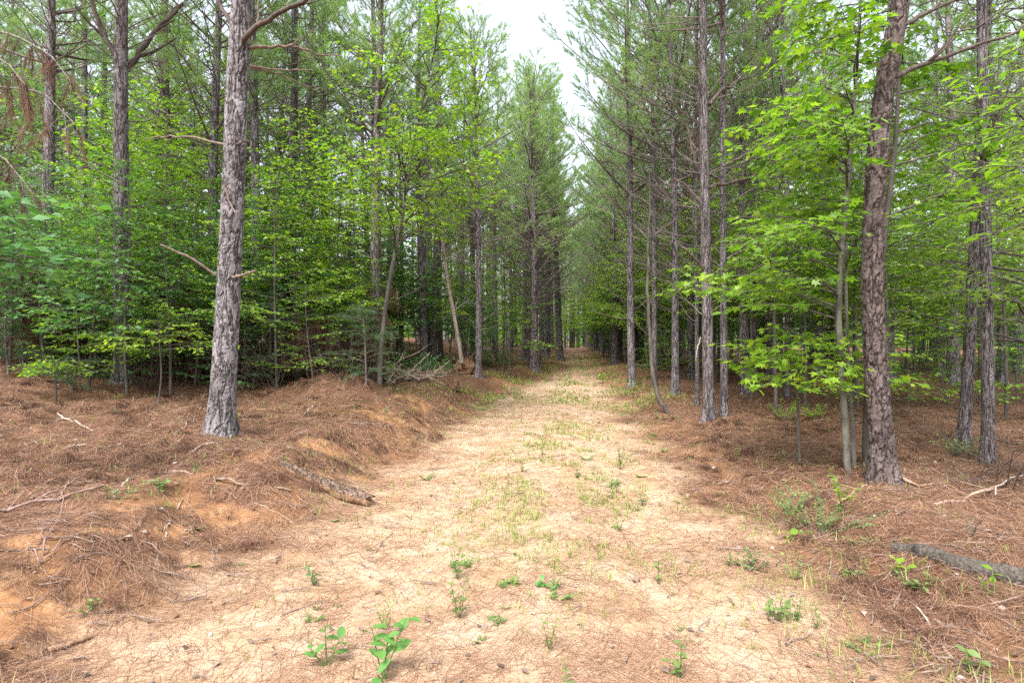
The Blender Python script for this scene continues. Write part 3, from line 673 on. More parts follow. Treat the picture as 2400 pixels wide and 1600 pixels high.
# pinnate tree reaching in beside the twin pines
pH = Vector((5.0, 4.55, h1(5.0, 4.55)))
single_tree("hickory_tree", pH, broadleaf(505, 6.2, 1.75, 44, .36, .14, azc=math.radians(168), azw=.9, tpl=LANCE, gap=.36, r0=.05, rise=.30, droop=.42, sec=.2, flat=.28, angle=.7), L_YELLOW,
            "tree with long narrow bright leaflets arching in beside the twin pines", nsep=280)
pH2 = Vector((6.6, 7.2, h1(6.6, 7.2)))
single_tree("hickory_tree", pH2, broadleaf(506, 6.5, 2.6, 46, .2, .11, azc=math.radians(185), azw=1.6, tpl=LANCE, gap=.45, r0=.05, rise=.32, droop=.36, sec=.2), L_MAPLE,
            "taller narrow-leaved tree behind the arching bright leaflets")
# leaning yellow-green sapling over the brush pile
pY = atd(889, 11.6)
single_tree("sweetgum_tree", pY, broadleaf(507, 7.6, 3.1, 44, .36, .105, px_axis(pY, [(889, 850), (905, 690), (928, 577), (948, 485), (968, 332), (1004, 190), (1030, 60)], pY.y, 7.4), rise=.5, droop=.18, gap=.5, dens=1.0, r0=.05, sec=.15, azc=math.radians(-15), azw=2.4), L_YELLOW,
            "leaning yellow-green sapling with dark stem above the brush pile", nsep=60)
pY2 = atd(1052, 19.5)
single_tree("sweetgum_tree", pY2, broadleaf(508, 4.6, 1.9, 24, .34, .085, rise=.25, droop=.25, gap=.55, r0=.03, azc=math.radians(-40), azw=2.3), L_YELLOW,
            "short yellow-green sapling behind the pale leaning dead trunk")
pY3 = atd(1195, 18.5)
single_tree("sweetgum_tree", pY3, broadleaf(509, 2.9, 1.6, 16, .3, .09, rise=.15, droop=.2, gap=.5, r0=.02), L_MAPLE, "low leafy sapling in front of the broad crowned pine")
# left edge leafy branch close by
pL = Vector((-4.75, 4.4, h1(-4.75, 4.4)))
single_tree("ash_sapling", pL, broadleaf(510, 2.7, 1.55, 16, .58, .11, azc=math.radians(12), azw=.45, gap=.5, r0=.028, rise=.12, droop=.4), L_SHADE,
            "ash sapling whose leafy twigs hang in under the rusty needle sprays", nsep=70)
# flat topped little oaks at the foot of the bank thicket
for k, (px, py, h, s, lab) in enumerate([(130, 940, .62, .55, "knee-high oak seedling with flat leaf tier below the rusty sprays"), (372, 945, 1.3, 1.15, "waist-high flat-topped oak sapling beside the plated pine"),
                                         (290, 905, .95, .95, "small flat-topped oak sapling between two others behind the bank sticks"), (445, 880, .8, .45, "spindly oak seedling close to the plated pine's foot"),
                                         (700, 885, .85, .8, "low oak bush in the dark hollow before the needle mound")]):
    p = at(px, py)
    single_tree("oak_sapling", p, broadleaf(520+k, h, s, 18, .62, .075, rise=.12, droop=.1, gap=.5, r0=.013, sec=.085), L_YELLOW if k < 3 else L_SHADE, lab, 'sapling')

# ------------------------------------------------------------------ understorey thicket: kinds, then copies
KINDS = []
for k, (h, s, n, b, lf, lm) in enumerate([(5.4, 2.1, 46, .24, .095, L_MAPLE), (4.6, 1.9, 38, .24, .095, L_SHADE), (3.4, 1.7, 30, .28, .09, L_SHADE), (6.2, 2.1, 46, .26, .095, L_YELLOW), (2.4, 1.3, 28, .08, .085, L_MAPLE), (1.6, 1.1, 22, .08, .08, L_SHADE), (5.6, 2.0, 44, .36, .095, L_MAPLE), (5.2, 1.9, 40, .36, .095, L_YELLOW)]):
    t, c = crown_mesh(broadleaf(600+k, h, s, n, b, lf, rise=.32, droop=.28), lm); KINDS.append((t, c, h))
def understorey(x, y, kind, sc_, label, group, rz):
    e = empty("understorey_sapling", (x, y, h1(x, y)), rz, sc_)
    t, c, h = KINDS[kind]
    ob("trunk", t, e); ob("crown", c, e)['kind'] = 'stuff'
    return tag(e, label, 'sapling', group)
rng = np.random.default_rng(91)
LABS = ["tall green sapling in the thicket", "shady dark green sapling in the thicket", "bushy shade sapling in the thicket", "tall yellow-green sapling in the thicket", "short leafy sapling in the thicket", "low dark shrubby sapling in the thicket", "bare-stemmed green sapling", "bare-stemmed yellow-green sapling"]
def zone(n, x0, x1, y0, y1, kinds, side, mind=.8, cond=None, scl=(.8, 1.2)):
    pts, tries = [], 0
    while len(pts) < n and tries < 4000:
        tries += 1
        x, y = rng.uniform(x0, x1), rng.uniform(y0, y1)
        if abs(x) > .95*y+.6 or abs(x-float(xc(y))) < float(hw(y))+(1.3 if y < 22 else .7): continue
        if cond and not cond(x, y): continue
        if 850 < CX+FPX*x/y < 1125 and y < 18.5: continue           # the open spot with the brush pile
        if pts and min(math.hypot(x-a, y-b) for a, b in pts) < mind: continue
        if min(math.hypot(x-a, y-b) for a, b in TAKEN) < .4: continue
        pts.append((x, y)); kd = int(rng.choice(kinds))
        understorey(x, y, kd, rng.uniform(*scl), LABS[kd]+side, "saplings of the thicket"+side, rng.random()*6.28)
zone(24, -14.5, -2.4, 11.3, 15.5, [0, 1, 1, 2, 2, 0], " on the bank", .9, lambda x, y: not (x > -3.8 and y < 12.6), (.72, .98))
zone(9, -8, -1.8, 11.6, 16, [3, 3, 0], " on the bank", .9, lambda x, y: not (x > -3.4 and y < 12.6), (.85, 1.1))
for (px_, d_, kd_, s_) in ((210, 9.6, 2, .95), (300, 9.3, 1, .85), (400, 9.9, 0, .78), (110, 9.9, 1, .8), (20, 9.8, 2, 1.0), (650, 10.6, 0, .82), (455, 10.6, 1, .8)):
    q_ = atd(px_, d_); understorey(q_.x, q_.y, kd_, s_, LABS[kd_]+" front on the bank", "saplings of the thicket front on the bank", px_*.7)
for (px_, d_, s_) in ((190, 9.2, .8), (735, 10.4, .8)):
    q_ = atd(px_, d_); understorey(q_.x, q_.y, 4, s_, LABS[4]+" front on the bank", "saplings of the thicket front on the bank", px_*.3)
zone(14, -11.5, -3.4, 10.2, 12.4, [5, 5, 4], " on the bank", .7, lambda x, y: not (x > -4.2 and y < 12.4))
zone(9, -11, -3.6, 10.8, 12.6, [5], " at the foot of the bank", .7, lambda x, y: not (x > -4.2 and y < 12.2))
zone(46, -24, 0.8, 15.5, 27, [0, 1, 3, 2, 1, 5], " deep behind the bank", 1.2)
zone(12, 4.6, 13, 10, 14, [6, 6, 7], " among the pines opposite the bank", 1.1)
zone(5, 6.5, 13, 9.5, 14, [4, 5], " among the pines opposite the bank", 1.1)
zone(30, 3.0, 20, 14, 22, [6, 7, 6, 7, 4], " deep in the wood opposite the bank", 1.3)
zone(34, 4.0, 28, 22, 30, [0, 3, 1, 0, 2], " deep in the wood opposite the bank", 1.3)
zone(44, -14, 24, 26, 48, [0, 3, 1, 0], " along the narrow end of the track", 1.1, lambda x, y: abs(x-float(xc(y))) < 12)
zone(22, 3, 10, 25, 50, [0, 3, 7, 6], " along the narrow end of the track", .9, lambda x, y: abs(x-float(xc(y))) < 3.4)
for k in range(10):
    y_ = 63+1.2*k; x_ = (1300+110*((k*.41) % 1)-CX)/FPX*y_
    understorey(x_, y_, [0, 3][k % 2], 1.0+.5*((k*.3) % 1), LABS[[0, 3][k % 2]]+" closing the track bend", "saplings closing the track bend", k*1.7)
zone(12, -16, -2.5, 14.5, 20, [0, 1, 0], " rising tall behind the bank", 1.5, None, (1.3, 1.65))
zone(16, -9, 0.5, 18.6, 27, [2, 4, 5], " deep behind the bank", 1.0)
zone(24, 5, 24, 17, 29, [2, 4, 5, 2], " deep in the wood opposite the bank", 1.2)
# far leaves under the distant pines
ub = MB(); n = 46000; y = 48+70*rng.random(n)**1.4; x = y*rng.uniform(-.95, .95, n); keep = np.abs(x-xc(y)) > np.where(y < 66, 1.4, -1)
x, y = x[keep], y[keep]; clump = vnoise(x, y, .35, 30); k2 = rng.random(len(x)) < sstep(.25, .6, clump)*.95+.05; x, y = x[k2], y[k2]
z = H(x, y)+rng.random(len(x))**1.45*(2.0+9.0*vnoise(x, y, .3, 31))
nn = rng.normal(size=(len(x), 3))*.5; nn[:, 2] += .8
put_leaves(ub, OVATE, np.stack([x, y, z], -1), rng.normal(size=(len(x), 3)), nn, (.30+.25*rng.random(len(x)))*(1+.6*sstep(50, 80, y)), np.clip(.55+.22*rng.normal(size=len(x)), 0, 1))
tag(ob("distant_undergrowth", ub.mesh("distant_undergrowth", L_MAPLE)), "hazy green undergrowth beneath the far-off pines", "undergrowth", kind='stuff')

# ------------------------------------------------------------------ drooping dead pine sprays, young pines, dead shrubs
def dead_spray_pine():
    p = Vector((-7.2, 6.6, h1(-7.2, 6.6))); e = place_pine(p, .26, "pine with drooping rust-brown dead needle sprays beside the thicket", None, 1, 2.0)
    rng = np.random.default_rng(801)
    for k, pts in enumerate([[(-190, 40), (-60, 60), (40, 85), (120, 130), (165, 190)], [(-190, 190), (-80, 195), (10, 205), (100, 215), (175, 290)], [(-150, 330), (-60, 340), (10, 370), (60, 430)], [(-180, 100), (-60, 110), (20, 150), (60, 200)]]):
        d0, d1 = 6.5, 5.3
        Q = np.array([np.array(pix(a, b, d0+(d1-d0)*i/(len(pts)-1))-p) for i, (a, b) in enumerate(pts)])
        ang = -2.0; Rm = np.array([[math.cos(ang), -math.sin(ang), 0], [math.sin(ang), math.cos(ang), 0], [0, 0, 1]]); Q = Q @ Rm.T
        t = np.linspace(0, len(pts)-1, 14); P = np.stack([np.interp(t, np.arange(len(pts)), Q[:, j]) for j in range(3)], -1)
        mb = MB(); tubes(mb, P, np.linspace(.016, .004, 14), 5); TP, TD = [], []; T, R_ = [], []
        for j in range(17):
            i = rng.integers(4, 14); l = .12+.4*rng.random()**1.5; dd = rng.normal(size=3)*.5; dd[2] = -.5-.6*rng.random(); dd = norm(dd)
            tt = np.linspace(0, 1, 4)[:, None]; q = P[i]+dd*l*tt; T.append(q); R_.append(np.linspace(.004, .002, 4)); TP += [q[-1], q[2]]; TD += [dd*1.0+np.array([0, 0, -.6])]*2
        tubes(mb, np.array(T), np.array(R_), 3)
        tuft_needles(mb, np.array(TP), np.array(TD), rng, 34, .17, .0028, .2, 1, (.1, .7), .20, .35)
        b = ob("dead_branch", mb.mesh("dead_branch", [TWIG, N_DEAD]), e); b['label'] = "dead branch hung with rust-brown needles"
dead_spray_pine()
def bushy(name, p, h, r, n, label, needle, t0=.5, seed=0, m=30):
    rng = np.random.default_rng(seed); e = empty(name, p); mb = MB(); tk = MB()
    ax = wob_axis(rng, h, .08); tubes(tk, np.array([ax(z) for z in np.linspace(0, h, 8)]), np.linspace(.022, .005, 8), 7)
    T, R_, P, D = [], [], [], []
    for k in range(n):
        z = h*(.12+.85*rng.random()); a = rng.random()*6.28; l = r*(1.1-z/h*.75)*(.5+.6*rng.random()); pl = arc(ax(z), a, l, .15+.4*rng.random(), -.25, rng, 6, .1); T.append(pl); R_.append(np.linspace(.006, .002, 6))
        for j in range(2, 6): P += [pl[j]]; D += [norm(pl[j]-pl[j-1])+rng.normal(size=3)*.5]
    tubes(mb, np.array(T), np.array(R_), 3); tuft_needles(mb, np.array(P), np.array(D), rng, m, .10, .0045, .16, 1, (.4, 1.2), t0)
    ob("trunk", tk.mesh("stem", TWIG), e); ob("crown", mb.mesh("crown", [TWIG, needle]), e); return tag(e, label, 'bush')
bushy("young_cedar", atd(858, 10.6), 1.5, 1.0, 46, "feathery green cedar bush behind the needle mound", N_CEDAR, .35, 811)
WITHER = []
for k in range(3):
    rng = np.random.default_rng(840+k); h = [2.2, 1.7, 1.3][k]; ax = wob_axis(rng, h, .12); tk, mb = MB(), MB(); T, R_, P, D = [], [], [], []
    tubes(tk, np.array([ax(z) for z in np.linspace(-.1, h, 8)]), np.linspace(.02, .005, 8), 6)
    for j in range(34):
        z = h*(.2+.8*rng.random()); pl = arc(ax(z), rng.random()*6.28, (.35+.55*rng.random()), .35*rng.random(), -.35, rng, 6, .12); T.append(pl); R_.append(np.linspace(.006, .002, 6))
        for i in range(2, 6): P.append(pl[i]+np.array([0, 0, -.05*rng.random()])); D.append(np.array([0, 0, -1.])+rng.normal(size=3)*.35)
    tubes(mb, np.array(T), np.array(R_), 3); tuft_needles(mb, np.array(P), np.array(D), rng, 34, .20, .0055, .22, 1, (.05, .4), .30, .4)
    WITHER.append((tk.mesh("withered_stem", TWIG), mb.mesh("withered_crown", [TWIG, N_DEAD])))
rng = np.random.default_rng(845)
for k in range(34):
    x, y = rng.uniform(-11.5, -2.9), rng.uniform(10.2, 13.5)
    if x > -4 and y < 12: y = 12.5
    if abs(x) > .93*y: continue
    e = empty("withered_pine", (x, y, h1(x, y)), rng.random()*6.28, .7+.5*rng.random()); t_, c_ = WITHER[k % 3]; ob("trunk", t_, e); ob("crown", c_, e)
    tag(e, ["tall", "middling", "low"][k % 3]+" withered young pine hung with brown needles in the bank thicket", "sapling", "withered young pines of the bank thicket")
bushy("young_cedar", atd(170, 9.3), .5, .75, 20, "fresh green fallen pine top lying behind the knee-high oak seedling", N_CEDAR, .4, 815)
bushy("young_cedar", atd(20, 9.6), 1.5, .9, 40, "dark green cedar bush at the thicket edge under the ash twigs", N_CEDAR, .4, 816)
def bare_shrub(p, h, n, label, seed, material=TWIG, r=.008, lean=(0, 0), name="dead_shrub"):
    rng = np.random.default_rng(seed); mb = MB(); T, R_, T4, R4 = [], [], [], []
    for k in range(n):
        a = rng.random()*6.28; l = h*(.5+.6*rng.random()); pl = arc((rng.normal()*.08, rng.normal()*.08, -.05), a, l, .75+.6*rng.random(), -.15, rng, 6, .22); pl += np.linspace(0, 1, 6)[:, None]*np.array([lean[0], lean[1], 0]); T.append(pl); R_.append(np.linspace(r, r*.35, 6))
        for j in range(5):
            i = rng.integers(1, 5); T4.append(arc(pl[i], rng.random()*6.28, l*(.2+.3*rng.random()), .2+.7*rng.random(), -.1, rng, 4, .25)); R4.append(np.linspace(r*.5, r*.2, 4))
    tubes(mb, np.array(T), np.array(R_), 4); tubes(mb, np.array(T4), np.array(R4), 3)
    return tag(ob(name, mb.mesh(name, material), None, p), label, 'shrub')
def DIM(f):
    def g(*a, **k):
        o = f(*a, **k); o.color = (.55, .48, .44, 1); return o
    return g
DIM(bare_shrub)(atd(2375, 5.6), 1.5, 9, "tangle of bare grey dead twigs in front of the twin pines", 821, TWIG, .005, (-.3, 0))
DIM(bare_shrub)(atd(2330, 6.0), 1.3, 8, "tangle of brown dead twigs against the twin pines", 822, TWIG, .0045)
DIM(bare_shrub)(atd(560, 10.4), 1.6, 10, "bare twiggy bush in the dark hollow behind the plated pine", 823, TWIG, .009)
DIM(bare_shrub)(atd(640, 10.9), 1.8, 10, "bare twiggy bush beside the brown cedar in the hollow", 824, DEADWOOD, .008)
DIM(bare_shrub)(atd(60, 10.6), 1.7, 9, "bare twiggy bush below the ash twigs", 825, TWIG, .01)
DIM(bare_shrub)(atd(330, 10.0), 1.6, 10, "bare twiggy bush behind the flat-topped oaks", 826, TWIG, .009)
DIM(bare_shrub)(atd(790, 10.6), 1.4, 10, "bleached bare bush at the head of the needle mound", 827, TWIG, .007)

# ------------------------------------------------------------------ fallen wood
def wob_line(Q, K, rng, w=.012):
    n = len(Q); t = np.linspace(0, n-1, K); P = np.stack([np.interp(t, np.arange(n), Q[:, k]) for k in range(3)], -1)
    for _ in range(2): P[1:-1] = (P[:-2]+2*P[1:-1]+P[2:])/4
    L = np.linalg.norm(P[-1]-P[0]); P[1:-1] += rng.normal(size=(K-2, 3))*L*w; return P
SN = [0]
def stick(pts, r, label, material=DEADWOOD, twigs=1, lift=.0, name="stick", color=(1, 1, 1)):
    SN[0] += 1; rng = np.random.default_rng(900+SN[0])
    Q = np.array([np.array(at(px, py, r*.7+lift)) for px, py in pts]); o0 = Q.mean(0); o0[2] = Q[:, 2].min()
    P = wob_line(Q-o0, 12, rng); mb = MB(); tubes(mb, P, np.linspace(r, r*.6, 12)*(1+.12*rng.normal(size=12)), 7, cap=True)
    L = np.linalg.norm(P[-1]-P[0])
    for j in range(twigs):
        i = rng.integers(3, 10); d = norm(P[i+1]-P[i]); sd = np.array([-d[1], d[0], .15])*rng.choice([-1, 1]); l = L*(.12+.22*rng.random())
        tubes(mb, np.array([P[i]+(d*.7+sd*.8)*l*t for t in (0, .33, .66, 1)]), np.linspace(r*.5, r*.25, 4), 5)
    o = tag(ob(name, mb.mesh(name, material), None, o0), label, 'stick'); o.color = (*color, 1); return o
G, B_ = (1.15, 1.15, 1.15), (.72, .6, .52)
stick([(-40, 1222), (0, 1210), (92, 1191), (170, 1168), (245, 1148)], .013, "long dark dead branch lying across the needle bank", TWIG, 2, .03, color=(1.6, 1.3, 1.2))
stick([(82, 1186), (130, 1160), (199, 1123)], .010, "thinner branch forking off the long dark branch on the bank", TWIG, 1, .03, color=(1.6, 1.3, 1.2))
stick([(263, 1156), (311, 1123)], .014, "short pale grey stick pointing uphill on the bank", color=G, twigs=0)
stick([(390, 1263), (390, 1233), (428, 1171)], .008, "pale crooked stick below the orange soil patch", color=G)
stick([(597, 1179), (648, 1199), (707, 1238)], .006, "thin curved tan twig between the log and the sand", color=(1.1, .9, .7), twigs=0)
stick([(398, 1108), (505, 1124), (590, 1140), (684, 1153)], .015, "straight brown branch running from the plated pine to the broken log", color=B_)
stick([(240, 1271), (301, 1262)], .011, "short dark stick at the foot of the needle bank", color=B_, twigs=0)
stick([(18, 1291), (90, 1290), (184, 1288)], .007, "thin dark twig lying level under the upright dead seedling", TWIG, color=(1.4, 1.2, 1.1))
stick([(134, 969), (175, 990), (218, 1011)], .015, "grey branch end lying near the knee-high oak seedling", color=G)
stick([(160, 1050), (207, 1043)], .018, "stubby grey weathered stick on the upper bank", color=G, twigs=0)
stick([(221, 1050), (258, 1047), (296, 1042)], .010, "slim grey stick in line with the stubby weathered one", color=G, twigs=0)
stick([(446, 1064), (476, 1043), (525, 1035)], .015, "bent grey root-like stick at the plated pine's foot", color=G, twigs=0)
stick([(413, 1027), (440, 997), (466, 970)], .006, "thin arching twig leaning by the plated pine's foot", lift=.03, twigs=0)
stick([(571, 992), (602, 1008)], .009, "short brown stick just past the plated pine", color=B_, twigs=0)
stick([(663, 1442), (705, 1425), (755, 1411)], .005, "thin dark twig on the sand above the broadleaf seedlings", TWIG, 1, color=(1.3, 1.1, 1))
stick([(880, 1296), (895, 1272), (921, 1250)], .005, "thin dark twig on the sand below the broken log", TWIG, 0, color=(1.3, 1.1, 1))
stick([(1015, 1138), (1028, 1176)], .009, "pale tan stick lying alone on the grassy sand", color=(1.3, 1.1, .9), twigs=0)
stick([(2134, 1411), (2200, 1493), (2277, 1597), (2310, 1650)], .007, "long straight bleached stick below the mossy log", color=(1.3, 1.25, 1.2))
stick([(2174, 1554), (2246, 1597), (2290, 1630)], .009, "dark stick beside the long bleached stick", color=B_, twigs=0)
stick([(1965, 1189), (2000, 1160), (2032, 1143)], .013, "tan stick pointing to the red-brown pine's foot", color=(1.1, .85, .7), lift=.02)
stick([(2100, 1118), (2154, 1141), (2190, 1136)], .016, "forked tan branch piece at the red-brown pine's foot", color=(1.1, .9, .75))
stick([(2190, 1187), (2271, 1166), (2353, 1138)], .018, "thick broken branch below the twin pines", color=(1, .85, .75), twigs=2)
stick([(2333, 1171), (2400, 1118), (2440, 1090)], .008, "slanting branch crossing the thick broken branch", color=G, lift=.04)
stick([(2190, 1457), (2251, 1498)], .015, "short rotten stick between the mossy log and bleached stick", color=B_, twigs=0)
stick([(1820, 1266), (1884, 1230)], .012, "dark stick at the foot of the light green weed bush", color=(.6, .5, .45), twigs=0)
stick([(824, 996), (880, 997), (929, 998)], .007, "thin grey twig lying level on the bank past the mound", twigs=1, lift=.02)
stick([(875, 986), (900, 968), (922, 962)], .007, "thin curved twig above the level grey twig", twigs=0, lift=.02)
stick([(1297, 1069), (1325, 1067)], .009, "short dark stick in the middle of the sandy track", TWIG, 0, color=(1.2, 1, .9))
stick([(1490, 999), (1507, 984)], .014, "short wood chunk on the needle verge of the track", color=B_, twigs=0)
stick([(2290, 1020), (2350, 1035), (2420, 1050)], .016, "dark dead branch on the ground behind the twin pines", TWIG, 1, color=(1.2, 1.1, 1))
stick([(1700, 1035), (1740, 1040), (1790, 1052)], .010, "reddish stick in the needles before the whorled pine", color=B_)
stick([(1770, 1060), (1800, 1068), (1872, 1072)], .008, "thin stick lying by the low maple sapling's stem", color=B_, twigs=1)
stick([(700, 985), (720, 965), (735, 950)], .012, "pale bent stick in the dark hollow before the mound", color=G)
stick([(360, 1340), (372, 1300)], .005, "small grey twig end among needles under the crooked stick", color=G, twigs=0)
stick([(112, 1530), (170, 1512), (215, 1495)], .016, "half-buried root piece in the orange soil", color=(.8, .6, .45), twigs=0)

def log(name, pts, rads, label, seed, bark, wood, ragged=.0, tone=(1, 1, 1)):
    rng = np.random.default_rng(seed); Q = np.array([np.array(at(px, py, r*(.7 if wood is ROTTEN else .45))) for (px, py), r in zip(pts, rads)]); o0 = Q.mean(0).copy(); o0[2] = Q[:, 2].min()-rads[0]
    K, S_ = 40, 20; P = wob_line(Q-o0, K, rng, .004); r = np.interp(np.linspace(0, 1, K), np.linspace(0, 1, len(rads)), rads)
    T = norm(np.gradient(P, axis=0)); A = norm(np.cross(T, [0, 0, 1.])); Bv = np.cross(A, T); th = np.arange(S_)/S_*2*np.pi
    lump = 1+.16*np.array([[vnoise(k*.35, 3*math.cos(t)+9, 1.0, seed)+.6*vnoise(k*.9, 5*math.cos(t+1)+5*math.sin(t), 1, seed+1)-.8 for t in th] for k in range(K)])*2
    V = P[:, None]+(r[:, None]*lump)[..., None]*(np.cos(th)[None, :, None]*A[:, None]+np.sin(th)[None, :, None]*Bv[:, None])
    V[-1] += T[-1]*(rng.random((S_, 1))*ragged); V[0] -= T[0]*(rng.random((S_, 1))*ragged*.5)
    idx = np.arange(K*S_).reshape(K, S_); nx_ = np.roll(idx, -1, 1); q = np.stack([idx[:-1], nx_[:-1], nx_[1:], idx[1:]], -1)
    top = np.sin(th) > (.05 if wood is ROTTEN else -.6)
    e = empty(name, o0); mb = MB(); w_ = MB()
    mb.add(V.reshape(-1, 3), None, q[:, top].reshape(-1, 4)); ob("bark", mb.mesh("log_bark", bark), e).color = (*tone, 1)
    if wood:
        w_.add((P[:, None]+(V-P[:, None])*.975).reshape(-1, 3), None, q.reshape(-1, 4))
        for k, s in ((0, 1), (K-1, -1)):
            ring = P[k]+(V[k]-P[k])*.975; c = P[k]+T[k]*s*.035; w_.add(np.vstack([c[None], ring]), [(0, 1+i, 1+(i+1) % S_) for i in range(S_)])
        for j in range(14):                                     # splinters at the broken end
            b = P[-1]+(V[-1, rng.integers(S_)]-P[-1])*(.5+.5*rng.random()); d = norm(T[-1]+rng.normal(size=3)*.25); tubes(w_, np.array([b-d*.05, b+d*(.03+.05*rng.random())]), np.array([.007, .0015]), 4)
        ob("heartwood", w_.mesh("log_wood", wood), e).color = (.62, .52, .45, 1)
    return tag(e, label, 'log')
log("fallen_log", [(652, 1082), (672, 1104), (735, 1135), (800, 1166), (856, 1182)], [.03, .05, .062, .075, .07], "short rotten log with broken splintered end lying on the sand edge", 951, LOGBARK, ROTTEN, .10, (1.7, 1.35, 1.12))
log("fallen_log", [(2096, 1293), (2165, 1300), (2246, 1334), (2330, 1350), (2400, 1368), (2520, 1395)], [.04, .052, .056, .06, .062, .065], "grey lichened log lying in the needles below the twin pines", 952, GREYLOG, DEADWOOD, .03, (.52, .49, .46))
log("fallen_log", [(872, 862), (905, 868), (940, 882), (982, 898)], [.07, .065, .06, .05], "bleached fallen trunk in the brush pile past the mound", 953, LOGBARK, DEADWOOD, .05)
# brush pile: bleached branches, each on its own
rng = np.random.default_rng(960); bp0 = at(930, 892)
for k in range(22):
    L = .7+1.1*rng.random(); a = rng.random()*3.14; el = .05+.7*rng.random()**2; mb = MB(); pl = arc((0, 0, .03), a, L, el, -.1, rng, 8, .12); tubes(mb, pl, np.linspace(.022, .008, 8), 6, cap=True)
    for j in range(4):
        i = rng.integers(2, 7); tubes(mb, arc(pl[i], a+rng.normal(), L*.3*rng.random()+.1, .3+.6*rng.random(), 0, rng, 5, .15), np.linspace(.009, .004, 5), 4)
    x, y = bp0.x+rng.normal()*.5, bp0.y+rng.normal()*.45
    o = tag(ob("brush_branch", mb.mesh("brush_branch", DEADWOOD), None, (x, y, h1(x, y)+.05*rng.random())), "bleached bare branch in the brush pile past the needle mound", "branch", "bleached branches of the brush pile"); o.color = (1.25, 1.2, 1.15, 1)
# pale leaning dead trunk
pd = atd(1083, 17.3); mb = MB(); e = empty("dead_tree", pd)
Q = np.array([np.array(pix(a, b, pd.y)-pd) for a, b in [(1083, 850), (1074, 790), (1062, 730), (1050, 660), (1043, 610), (1036, 560)]]); rng = np.random.default_rng(961)
tubes(mb, wob_line(Q, 16, rng, .003), np.linspace(.075, .035, 16), 10, cap=True); o = ob("trunk", mb.mesh("dead_trunk", DEADWOOD), e); o.color = (.95, .92, .92, 1)
for k in range(5):
    mb = MB(); i = rng.integers(2, 5); tubes(mb, arc(Q[i], rng.random()*6.28, .5+.6*rng.random(), .5, 0, rng, 6, .15), np.linspace(.02, .006, 6), 5); ob("branch", mb.mesh("dead_tree_branch", DEADWOOD), e)
tag(e, "pale peeling dead trunk leaning beside the upturned root mass", "tree")
# bent sapling at the track edge
pb = at(1567, 967); e = empty("bent_sapling", pb); mb = MB()
Q = np.array([np.array(pix(a, b, pb.y+.03*(967-b)/10)-pb) for a, b in [(1568, 970), (1552, 950), (1537, 915), (1528, 860), (1523, 790), (1520, 720), (1518, 640), (1519, 560), (1524, 480), (1522, 400)]])
tubes(mb, wob_line(Q, 24, rng, .002), np.linspace(.055, .018, 24), 9); ob("trunk", mb.mesh("bent_trunk", TWIG_D), e).color = (.75, .72, .7, 1)
for k in range(7):
    mb = MB(); i = rng.integers(4, 9); tubes(mb, arc(Q[i], rng.random()*6.28, .5+.6*rng.random(), .6, 0, rng, 6, .15), np.linspace(.012, .004, 6), 5); ob("branch", mb.mesh("bent_sapling_branch", TWIG), e)
tag(e, "thin bare sapling with a strongly bent foot at the track edge", "tree")
# upturned root mass
def root_mass(p, r, label, seed):
    rng = np.random.default_rng(seed); e = empty("root_mass", p); mb = MB()
    th = np.linspace(0, 2*np.pi, 40, endpoint=False); ph = np.linspace(0.02, np.pi*.62, 16)
    R0 = np.array([[r*(.75+.5*vnoise(4*math.cos(t)+20, 4*p_+3*math.sin(t), 1, seed)) for t in th] for p_ in ph])
    V = np.stack([R0*np.sin(ph)[:, None]*np.cos(th), R0*np.sin(ph)[:, None]*np.sin(th)*.7, R0*np.cos(ph)[:, None]*.85+.08], -1)
    idx = np.arange(16*40).reshape(16, 40); nx_ = np.roll(idx, -1, 1); mb.add(V.reshape(-1, 3), None, np.stack([idx[:-1], nx_[:-1], nx_[1:], idx[1:]], -1).reshape(-1, 4))
    ob("soil_clod", mb.mesh("soil_clod", ROTTEN), e).color = (.55, .42, .38, 1)
    for k in range(30):
        mb = MB(); v = V[rng.integers(1, 15), rng.integers(40)]; d = norm(v)+rng.normal(size=3)*.3; l = .15+.35*rng.random(); t = np.linspace(0, 1, 6)[:, None]
        tubes(mb, v*.8+d*l*t+np.cumsum(rng.normal(size=(6, 3))*.03, 0)*t, np.linspace(.014, .004, 6), 5); ob("root", mb.mesh("root", TWIG), e).color = (1.3, .9, .75, 1)
    return tag(e, label, "roots")
root_mass(at(1092, 872), .36, "upturned earthy root mass beside the grey pine by the track", 971)
root_mass(at(1062, 915), .17, "small clod of roots in the grass past the brush pile", 972)
# upright dead seedling on the bank
o = bare_shrub(at(70, 1292), .42, 3, "upright dead seedling standing out of the needle bank", 973, TWIG, .006); o.color = (1.5, 1.2, 1.1, 1)
bare_shrub(at(2232, 1250), .35, 3, "small dead seedling poking out of the needles above the lichened log", 974, TWIG, .005)
bare_shrub(at(2255, 1135), .40, 3, "dead upright twig between the two stout stems beyond the track", 975, TWIG, .006)

